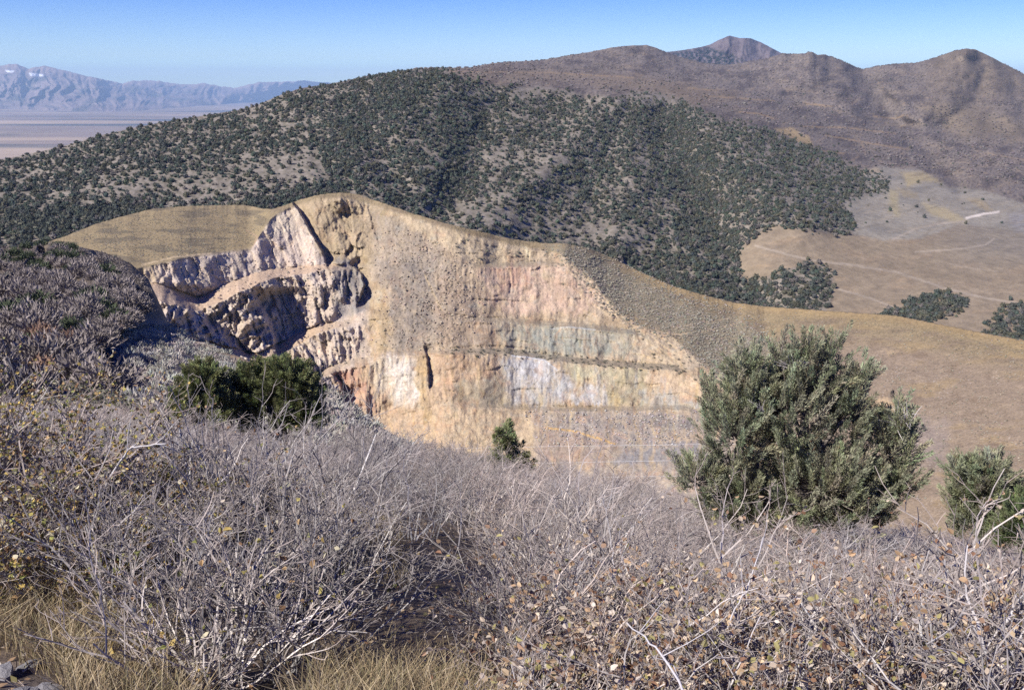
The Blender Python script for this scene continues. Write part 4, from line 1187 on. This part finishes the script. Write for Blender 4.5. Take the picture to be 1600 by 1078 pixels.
    for k, (x, Yd, h, lv, lab) in enumerate([
            (815, 5.4, .85, 250, "low sprawling shrub with a few lemon leaves beside the shaded hollow"), (900, 4.7, 1.0, 700, "tan leaved shrub right of the grassy hollow at the bottom"),
            (1010, 4.1, 1.02, 900, "brown leaved shrub with a long pale leaning stem at the bottom"), (1090, 5.2, 1.4, 900, "shrub with pale straight stems and tan leaves below the big juniper"),
            (1180, 4.2, 1.05, 950, "dense russet leaved shrub at the bottom, below the big juniper"), (1290, 4.9, 1.2, 900, "grey and tan shrub between the russet one and the tall one"),
            (1370, 4.0, 1.05, 950, "bottom shrub with many cream leaves, second from the right corner"), (1475, 4.7, 1.75, 600, "tallest front shrub at the right, twigs with cream leaves against the small juniper"),
            (1560, 4.1, 1.4, 900, "reddish twigged shrub in the lower right corner"), (1640, 4.9, 1.45, 700, "shrub cut off by the right edge with pale thick stems"),
            (850, 3.7, .62, 500, "small leafy shrub at the bottom edge beside the grass"), (1250, 3.5, .75, 600, "small shrub at the bottom edge under the russet one"),
            (980, 6.2, 1.12, 450, "grey shrub with scattered tan leaves behind the brown leaved one"), (1390, 6.4, 1.2, 350, "slim twigged grey shrub right below the big juniper's right side")]):
        one(730 + k, x, Yd, h, 1.05, lab, lv, "tan", .034, nst=22, lean=(.05, .75), L0=(.62, 1.0), per=(6, 5, 2), root=.32, r0=.010, twig=.0024, tone=1.15)

# ---- conifers near the camera
def conifer(name, base, lobes, nplume, nblade, blen, bw, plen, prad, col, label, seed, trunk_r=.16, dead=0, upw=.85, cat="juniper"):
    """lobes: list of (x, y, z, rx, ry, rz) in metres from the trunk's foot"""
    r = np.random.default_rng(seed)
    t = empty(name, base)
    tag(t, label, cat)
    lb = np.array(lobes, float)
    # trunk and limbs
    P = []
    zt = (lb[:, 2] + .4 * lb[:, 5]).max()
    k = lb[:, 2].argmax()
    def limb(a, b, bend, m=7):
        s = np.linspace(0, 1, m)[:, None]
        q = a * (1 - s) + b * s + bend * np.sin(s * math.pi) + r.normal(0, .03, (m, 3)) * np.sin(s * math.pi)
        return q
    foot = np.array([0, 0, -.25])
    main = limb(foot, lb[k, :3] * np.array([.8, .8, 1.0]), np.array([.1, 0, .0]))
    P.append((main, trunk_r))
    for l in lb:
        a = main[1 + int(r.integers(0, 3))]
        P.append((limb(a, l[:3], np.array([0, 0, -.12 * abs(l[0])])), trunk_r * .5))
    Vs, Qs, n = [], [], 0
    for q, rad in P:
        V, f = tubes(q[None], (np.linspace(1, .3, len(q)) * rad)[None], 8)
        Vs.append(V); Qs.append(f + n); n += len(V)
    # plumes on and in the lobes
    vol = (lb[:, 3] * lb[:, 5]) ** .9; w = vol / vol.sum()
    which = r.choice(len(lb), nplume, p=w)
    d = unit(r.normal(size=(nplume, 3))); d[:, 2] = np.where(d[:, 2] < -.45, -d[:, 2], d[:, 2]); d = unit(d)
    rr = r.uniform(.45, .88, (nplume, 1)) ** .7
    c0 = lb[which, :3] + d * lb[which, 3:] * rr
    ax = unit(d * np.array([1, 1, .6]) + np.array([0, 0, upw]) + .25 * r.normal(size=(nplume, 3)))
    ok = c0[:, 2] > .05
    c0, ax, which = c0[ok], ax[ok], which[ok]; m = len(c0)
    # fine branchlets carrying the plumes
    st = lb[which, :3] * .75 + c0 * .25
    Pb = np.stack([st, st * .5 + c0 * .5 - np.array([0, 0, .05]), c0, c0 + ax * plen * .6], 1)
    V, f = tubes(Pb, np.array([1., .7, .5, .2])[None] * trunk_r * .11 * np.ones((m, 1)), 4)
    Vs.append(V); Qs.append(f + n)
    V = np.concatenate(Vs); cb = np.repeat(np.array([[.17, .145, .125]]), len(V), 0)
    link("trunk", mesh_np("trunk", V, np.concatenate(Qs), None, cb, True, M_BARK), t)
    L = plen * r.uniform(.6, 1.3, m)
    s = r.uniform(0, 1, (m, nblade))
    e1 = unit(np.cross(ax, r.normal(size=(m, 3)))); e2 = np.cross(ax, e1)
    an = r.uniform(0, 6.28, (m, nblade)); ra = prad * (1 - .75 * s) * np.sqrt(r.uniform(.05, 1, (m, nblade))) * r.uniform(.7, 1.25, (m, 1))
    radial = e1[:, None] * np.cos(an)[..., None] + e2[:, None] * np.sin(an)[..., None]
    p = c0[:, None] + ax[:, None] * (L[:, None] * (s - .25))[..., None] + radial * ra[..., None]
    bd = unit(ax[:, None] * 1.1 + radial * .55 + .22 * r.normal(size=p.shape))
    sd = unit(np.cross(bd, r.normal(size=p.shape)))
    bl = blen * r.uniform(.6, 1.3, (m, nblade, 1)); ww = bw * r.uniform(.7, 1.3, (m, nblade, 1))
    Q = np.stack([p, p + bd * bl * .45 + sd * ww, p + bd * bl, p + bd * bl * .45 - sd * ww], 2)
    cp = np.array(col) * r.uniform(.75, 1.3, (m, 1, 1)) * r.uniform(.8, 1.2, (m, nblade, 1)) * (1 + r.normal(0, .05, (m, 1, 3)))
    br = r.random((m, nblade, 1)) < .035
    cp = np.where(br, np.array([.16, .10, .06]), cp)
    V = Q.reshape(-1, 3); cc = np.repeat(cp.reshape(-1, 3), 4, 0)
    link("crown", mesh_np("crown", V, np.arange(len(V)).reshape(-1, 4), None, cc, False, M_NEEDLE), t)
    for dd in range(dead):
        l = lb[r.integers(0, len(lb))] if dd else lb[-1]
        n2 = 34
        o = l[:3] + np.array([0, -l[4] * .55, l[5] * .3]) if dd == 0 else l[:3] + unit(np.array([r.uniform(-1, 1), -1.0, r.uniform(-.3, .6)])) * l[3:] * .9
        k = n2 if dd == 0 else 7
        dv = unit(np.array([0.1, -.3, .9]) + .5 * r.normal(size=(k, 3))) if dd == 0 else unit(np.array([r.uniform(-.8, .8), -.3, r.uniform(.1, .7)]) + .35 * r.normal(size=(k, 3)))
        Pd, _ = grow(r, np.repeat(o[None], k, 0) + r.normal(0, .08 if dd == 0 else .03, (k, 3)), dv, r.uniform(.25, .6, k), 4, .14, 0)
        V, f = tubes(Pd, np.linspace(1, .35, 5)[None] * .011 * np.ones((k, 1)), 3)
        link("dead_branch", mesh_np("dead_branch", V, f, None, np.repeat(np.array([[.42, .38, .36]]), len(V), 0), False, M_TWIG), t)
    return t

def conifers():
    def frame(x, y, Yd, foot_px):
        base, py = NEAR.at_ground(foot_px, Yd)
        return base[0]
    def lobes(list_px, Yd, base, depth=.9):
        out = []
        for (x, y, rx, ry, *dy) in list_px:
            q = unproj(x, y, Yd + (dy[0] if dy else 0)) - base; s = Yd / F
            out.append((q[0], q[1], q[2], rx * s, (rx + ry) * .5 * s * depth, ry * s))
        return out
    b = frame(0, 0, 22.5, 1245)
    conifer("big_juniper", b, lobes([(1225, 655, 78, 92), (1150, 690, 56, 92, -.2), (1310, 660, 54, 74, .2), (1385, 715, 52, 74, .2), (1285, 765, 108, 80, -.3), (1092, 755, 40, 40, -.2), (1175, 775, 78, 62),
            (1165, 615, 36, 44), (1290, 595, 26, 42), (1400, 760, 38, 40), (1330, 800, 60, 44), (1255, 610, 44, 50), (1200, 812, 66, 40), (1290, 822, 78, 34), (1350, 790, 60, 50), (1140, 800, 50, 34), (1256, 562, 20, 32), (1300, 562, 16, 36), (1165, 588, 18, 32), (1222, 574, 18, 28), (1345, 606, 18, 28), (1112, 630, 16, 30), (1406, 668, 18, 34)], 22.5, b), 1300, 190, .095, .0085, .70, .092,
            (.29, .30, .19), "large spreading grey green juniper standing above the brush at the right", 801, .17, 7, 1.15)
    b = frame(0, 0, 34, 312)
    conifer("juniper", b, lobes([(318, 600, 36, 34), (298, 635, 28, 34), (335, 640, 34, 36), (290, 670, 22, 22)], 34, b), 270, 190, .12, .0125, .50, .15,
            (.21, .23, .098), "smaller olive juniper on the left, touching the darker one beside it", 802, .12, 0)
    b = frame(0, 0, 35, 440)
    conifer("juniper", b, lobes([(400, 605, 40, 42), (445, 600, 52, 42), (470, 625, 38, 46), (420, 650, 58, 40), (480, 660, 28, 34), (375, 635, 18, 44)], 35, b), 520, 190, .12, .0125, .50, .15,
            (.185, .205, .088), "broad dark juniper on the left with a deeply shaded right side", 803, .16, 0)
    b = frame(0, 0, 42, 790)
    conifer("young_pine", b, lobes([(790, 676, 10, 14), (788, 692, 18, 18), (795, 712, 30, 20), (778, 728, 24, 18), (812, 728, 20, 18), (792, 742, 36, 22)], 42, b), 150, 90, .16, .02, .4, .15,
            (.19, .21, .10), "small lone conical pine poking up at the middle of the brush crest", 804, .07, 0, cat="pine")
    b = frame(0, 0, 20.5, 1530)
    conifer("juniper", b, lobes([(1535, 760, 46, 46), (1510, 790, 30, 50), (1560, 795, 40, 46), (1535, 820, 56, 36), (1500, 745, 16, 20)], 20.5, b), 320, 180, .09, .0085, .5, .10,
            (.27, .285, .175), "rounded grey green juniper right of the large spreading one", 805, .10, 0)
    b = frame(0, 0, 17.5, 1612)
    conifer("juniper", b, lobes([(1600, 815, 40, 32), (1630, 840, 44, 36), (1585, 845, 26, 24)], 17.5, b), 190, 170, .085, .0085, .4, .10,
            (.125, .155, .07), "low bright green juniper at the right edge", 806, .08, 0)

# ---- dry grass, stones, sticks, wires
def grass():
    r = np.random.default_rng(9)
    def blades(n, poly, h, seed, cols):
        p = np.array(poly, float); px = r.uniform(p[:, 0].min(), p[:, 0].max(), n * 3); Yd = r.uniform(p[:, 1].min(), p[:, 1].max(), n * 3)
        m = inpoly(px, Yd * 100, [(a, b * 100) for a, b in poly], 12) * np.clip(.55 + 1.1 * fbm(px / 40, Yd * 1.4, 3, seed), .05, 1)
        k = r.random(len(px)) < m; px, Yd = px[k][:n], Yd[k][:n]
        W, _ = NEAR.at_ground(px, Yd); n = len(px)
        az = r.uniform(0, 6.28, n); le = r.uniform(.03, .45, n)
        d = np.stack([np.cos(az) * np.sin(le), np.sin(az) * np.sin(le), np.cos(le)], -1)
        H = h * r.uniform(.45, 1.25, (n, 1))
        s = unit(np.cross(d, r.normal(size=(n, 3)))) * r.uniform(.0012, .0028, (n, 1))
        b = np.stack([np.cos(az), np.sin(az), 0 * az], -1) * H * r.uniform(.05, .5, (n, 1))
        V = np.stack([W - s, W + s, W + d * H * .55 + s * .8, W + d * H * .55 - s * .8, W + d * H * .9 + b + s * .3, W + d * H * .9 + b - s * .3], 1)
        i = np.arange(n)[:, None] * 6
        q = np.concatenate([i + np.array([0, 1, 2, 3]), i + np.array([3, 2, 4, 5])])
        c = np.array(cols)[r.integers(0, len(cols), n)] * r.uniform(.7, 1.25, (n, 1))
        return V.reshape(-1, 3), q, np.repeat(c, 6, 0)
    straw = [(.40, .31, .18), (.34, .26, .15), (.46, .38, .25), (.26, .19, .11), (.22, .19, .10)]
    A = blades(9000, [(440, 3.0), (490, 4.7), (720, 4.9), (800, 4.2), (900, 3.0)], .30, 91, straw)
    B = blades(6500, [(-60, 5.2), (30, 6.6), (230, 6.4), (340, 3.1), (150, 3.0), (90, 4.2)], .25, 92, straw)
    C = blades(3500, [(460, 7.5), (640, 7.5), (620, 12.5), (480, 12.5)], .22, 93, straw)
    V = []; Q = []; Cc = []; n = 0
    for v, q, c in (A, B, C):
        V.append(v); Q.append(q + n); Cc.append(c); n += len(v)
    tag(link("dry_grass", mesh_np("dry_grass", np.concatenate(V), np.concatenate(Q), None, np.concatenate(Cc), False, M_GRASS)), "dry straw coloured grass between the front shrubs", "grass", kind="stuff")
    # leaf litter
    n = 5000; px = r.uniform(-60, 1660, n); Yd = r.uniform(2.8, 13, n)
    W, _ = NEAR.at_ground(px, Yd); W[:, 2] += .012
    d = unit(r.normal(size=(n, 3)) * np.array([1, 1, .25])); s = unit(np.cross(d, np.array([0, 0, 1.]) + .3 * r.normal(size=(n, 3))))
    L = r.uniform(.015, .035, (n, 1))
    V = np.stack([W - d * L, W + s * L * .5, W + d * L, W - s * L * .5], 1).reshape(-1, 3)
    c = np.array(LEAFPAL["tan"])[r.integers(0, 7, n)] * r.uniform(.5, .9, (n, 1))
    tag(link("leaf_litter", mesh_np("leaf_litter", V, np.arange(4 * n).reshape(-1, 4), None, np.repeat(c, 4, 0), False, M_LEAF)), "fallen tan leaves on the soil under the shrubs", "leaf litter", kind="stuff")

def stones():
    for k, (x, Yd, s, c, lab) in enumerate([(682, 5.0, .075, .50, "pale stone in the shaded grassy hollow at the bottom"), (30, 3.9, .10, .20, "largest dark stone on the bare soil in the lower left corner"),
            (75, 4.1, .07, .25, "flat grey stone on the soil edge by the dry grass"), (48, 4.5, .06, .22, "small grey stone behind the largest one at the lower left"), (12, 4.35, .08, .24, "grey stone at the left edge above the largest dark one"),
            (28, 3.4, .05, .33, "light stone at the very bottom of the lower left corner"), (608, 9.4, .09, .48, "whitish stone in the small clearing behind the hollow")]):
        V, q = dome(10, 7, 900 + k, .6, .16)
        V = V * np.array([1.2, .9, .8]); p, _ = NEAR.at_ground(x, Yd)
        o = link("stone", mesh_np("stone", V, q, None, np.full((len(V), 3), c) * np.array([1, .95, .93]), False, M_STONE))
        o.location = p[0] - np.array([0, 0, s * .3]); o.scale = (s, s, s); o.rotation_euler = (.2 * k, .1, k * 1.3)
        tag(o, lab, "stone")

def sticks():
    def stick(pts, rad, label, twigs=3, seed=1):
        r = np.random.default_rng(seed)
        P = np.array([unproj(x, y, d) for x, y, d in pts])
        s = np.linspace(0, len(P) - 1, 14)
        Q = np.stack([np.interp(s, np.arange(len(P)), P[:, i]) for i in range(3)], -1) + r.normal(0, rad * .5, (14, 3))
        V, f = tubes(Q[None], (np.linspace(1, .4, 14) * rad)[None], 6)
        Vs = [V]; Fs = [f]; n = len(V)
        k = twigs; i = r.integers(4, 13, k)
        d = unit(unit(Q[-1] - Q[0])[None] + .7 * r.normal(size=(k, 3)))
        Pt, _ = grow(r, Q[i], d, r.uniform(.15, .35, k), 3, .15, .1)
        V, f = tubes(Pt, np.array([1, .8, .6, .3])[None] * rad * .4 * np.ones((k, 1)), 4)
        Vs.append(V); Fs.append(f + n)
        V = np.concatenate(Vs)
        tag(link("dead_branch_stem", mesh_np("dead_branch_stem", V, np.concatenate(Fs), None, np.full((len(V), 3), 1.) * np.array([.44, .41, .40]), True, M_TWIG)), label, "branch")
    stick([(165, 760, 6.6), (185, 725, 6.5), (203, 700, 6.4), (228, 696, 6.3), (260, 692, 6.2)], .009, "bleached white broken branch bent over the left leafy shrubs", 4, 1)
    stick([(1085, 1120, 3.3), (1060, 1060, 3.5), (1020, 1005, 3.7), (980, 975, 3.9)], .007, "long pale leaning stem near the bottom, middle right", 3, 2)
    stick([(960, 890, 6.4), (955, 850, 6.5), (950, 815, 6.5), (944, 780, 6.5)], .006, "white forked dead stem standing above the brown leaved shrub", 4, 3)
    stick([(1130, 1000, 4.4), (1150, 945, 4.5), (1168, 920, 4.5), (1192, 840, 4.6)], .006, "white crooked stem rising from the russet leaved shrub", 3, 4)
    stick([(1565, 1000, 4.4), (1580, 960, 4.4), (1590, 930, 4.4)], .014, "thick pale broken stem at the right edge", 2, 5)

def wires():
    for k, (pts, lab) in enumerate([
        ([(560, 704, 135), (700, 700.5, 120), (820, 698, 112), (960, 696, 106), (1095, 694, 101), (1260, 692, 96)], "topmost thin pale wire spanning in front of the pit"),
        ([(640, 731, 118), (800, 724, 108), (960, 721, 101), (1095, 718.5, 97), (1260, 716, 92)], "middle pale wire spanning in front of the pit, second from the top"),
        ([(700, 754, 108), (800, 749, 103), (960, 745, 97), (1095, 743, 93), (1260, 741, 89)], "lowest thin wire just above the brush, left of the big juniper")]):
        P = np.array([unproj(x, y, d) for x, y, d in pts]); s = np.linspace(0, len(P) - 1, 50)
        Q = np.stack([np.interp(s, np.arange(len(P)), P[:, i]) for i in range(3)], -1)
        for _ in range(6): Q[1:-1] = .25 * Q[:-2] + .5 * Q[1:-1] + .25 * Q[2:]
        V, f = tubes(Q[None], np.full((1, 50), .013), 5)
        tag(link("wire", mesh_np("wire", V, f, None, np.full((len(V), 3), .6), True, M_WIRE)), lab, "wire")

hill_trees()
ground_cover()
knoll_bushes()
conifers()
near_shrubs()
grass()
stones()
sticks()
wires()


# ================================================================== AIR
def haze():
    x, y0, y1, z0, z1 = 32000, -400, 46000, -445, 840
    V = [(-x, y0, z0), (x, y0, z0), (x, y1, z0), (-x, y1, z0), (-x, y0, z1), (x, y0, z1), (x, y1, z1), (-x, y1, z1)]
    q = [(0, 3, 2, 1), (4, 5, 6, 7), (0, 1, 5, 4), (1, 2, 6, 5), (2, 3, 7, 6), (3, 0, 4, 7)]
    m = bpy.data.materials.new("thin_haze"); m.use_nodes = True
    t = m.node_tree; t.nodes.clear()
    out = t.nodes.new("ShaderNodeOutputMaterial")
    v = t.nodes.new("ShaderNodeVolumePrincipled")
    v.inputs["Density"].default_value = 3.2e-5
    v.inputs["Density Attribute"].default_value = ""
    v.inputs["Color"].default_value = (0.50, 0.72, 1.0, 1)
    v.inputs["Anisotropy"].default_value = 0.0
    t.links.new(v.outputs[0], out.inputs["Volume"])
    m.cycles.homogeneous_volume = True
    tag(link("haze", mesh_np("haze", V, q, None, None, False, m)), kind="stuff")
haze()
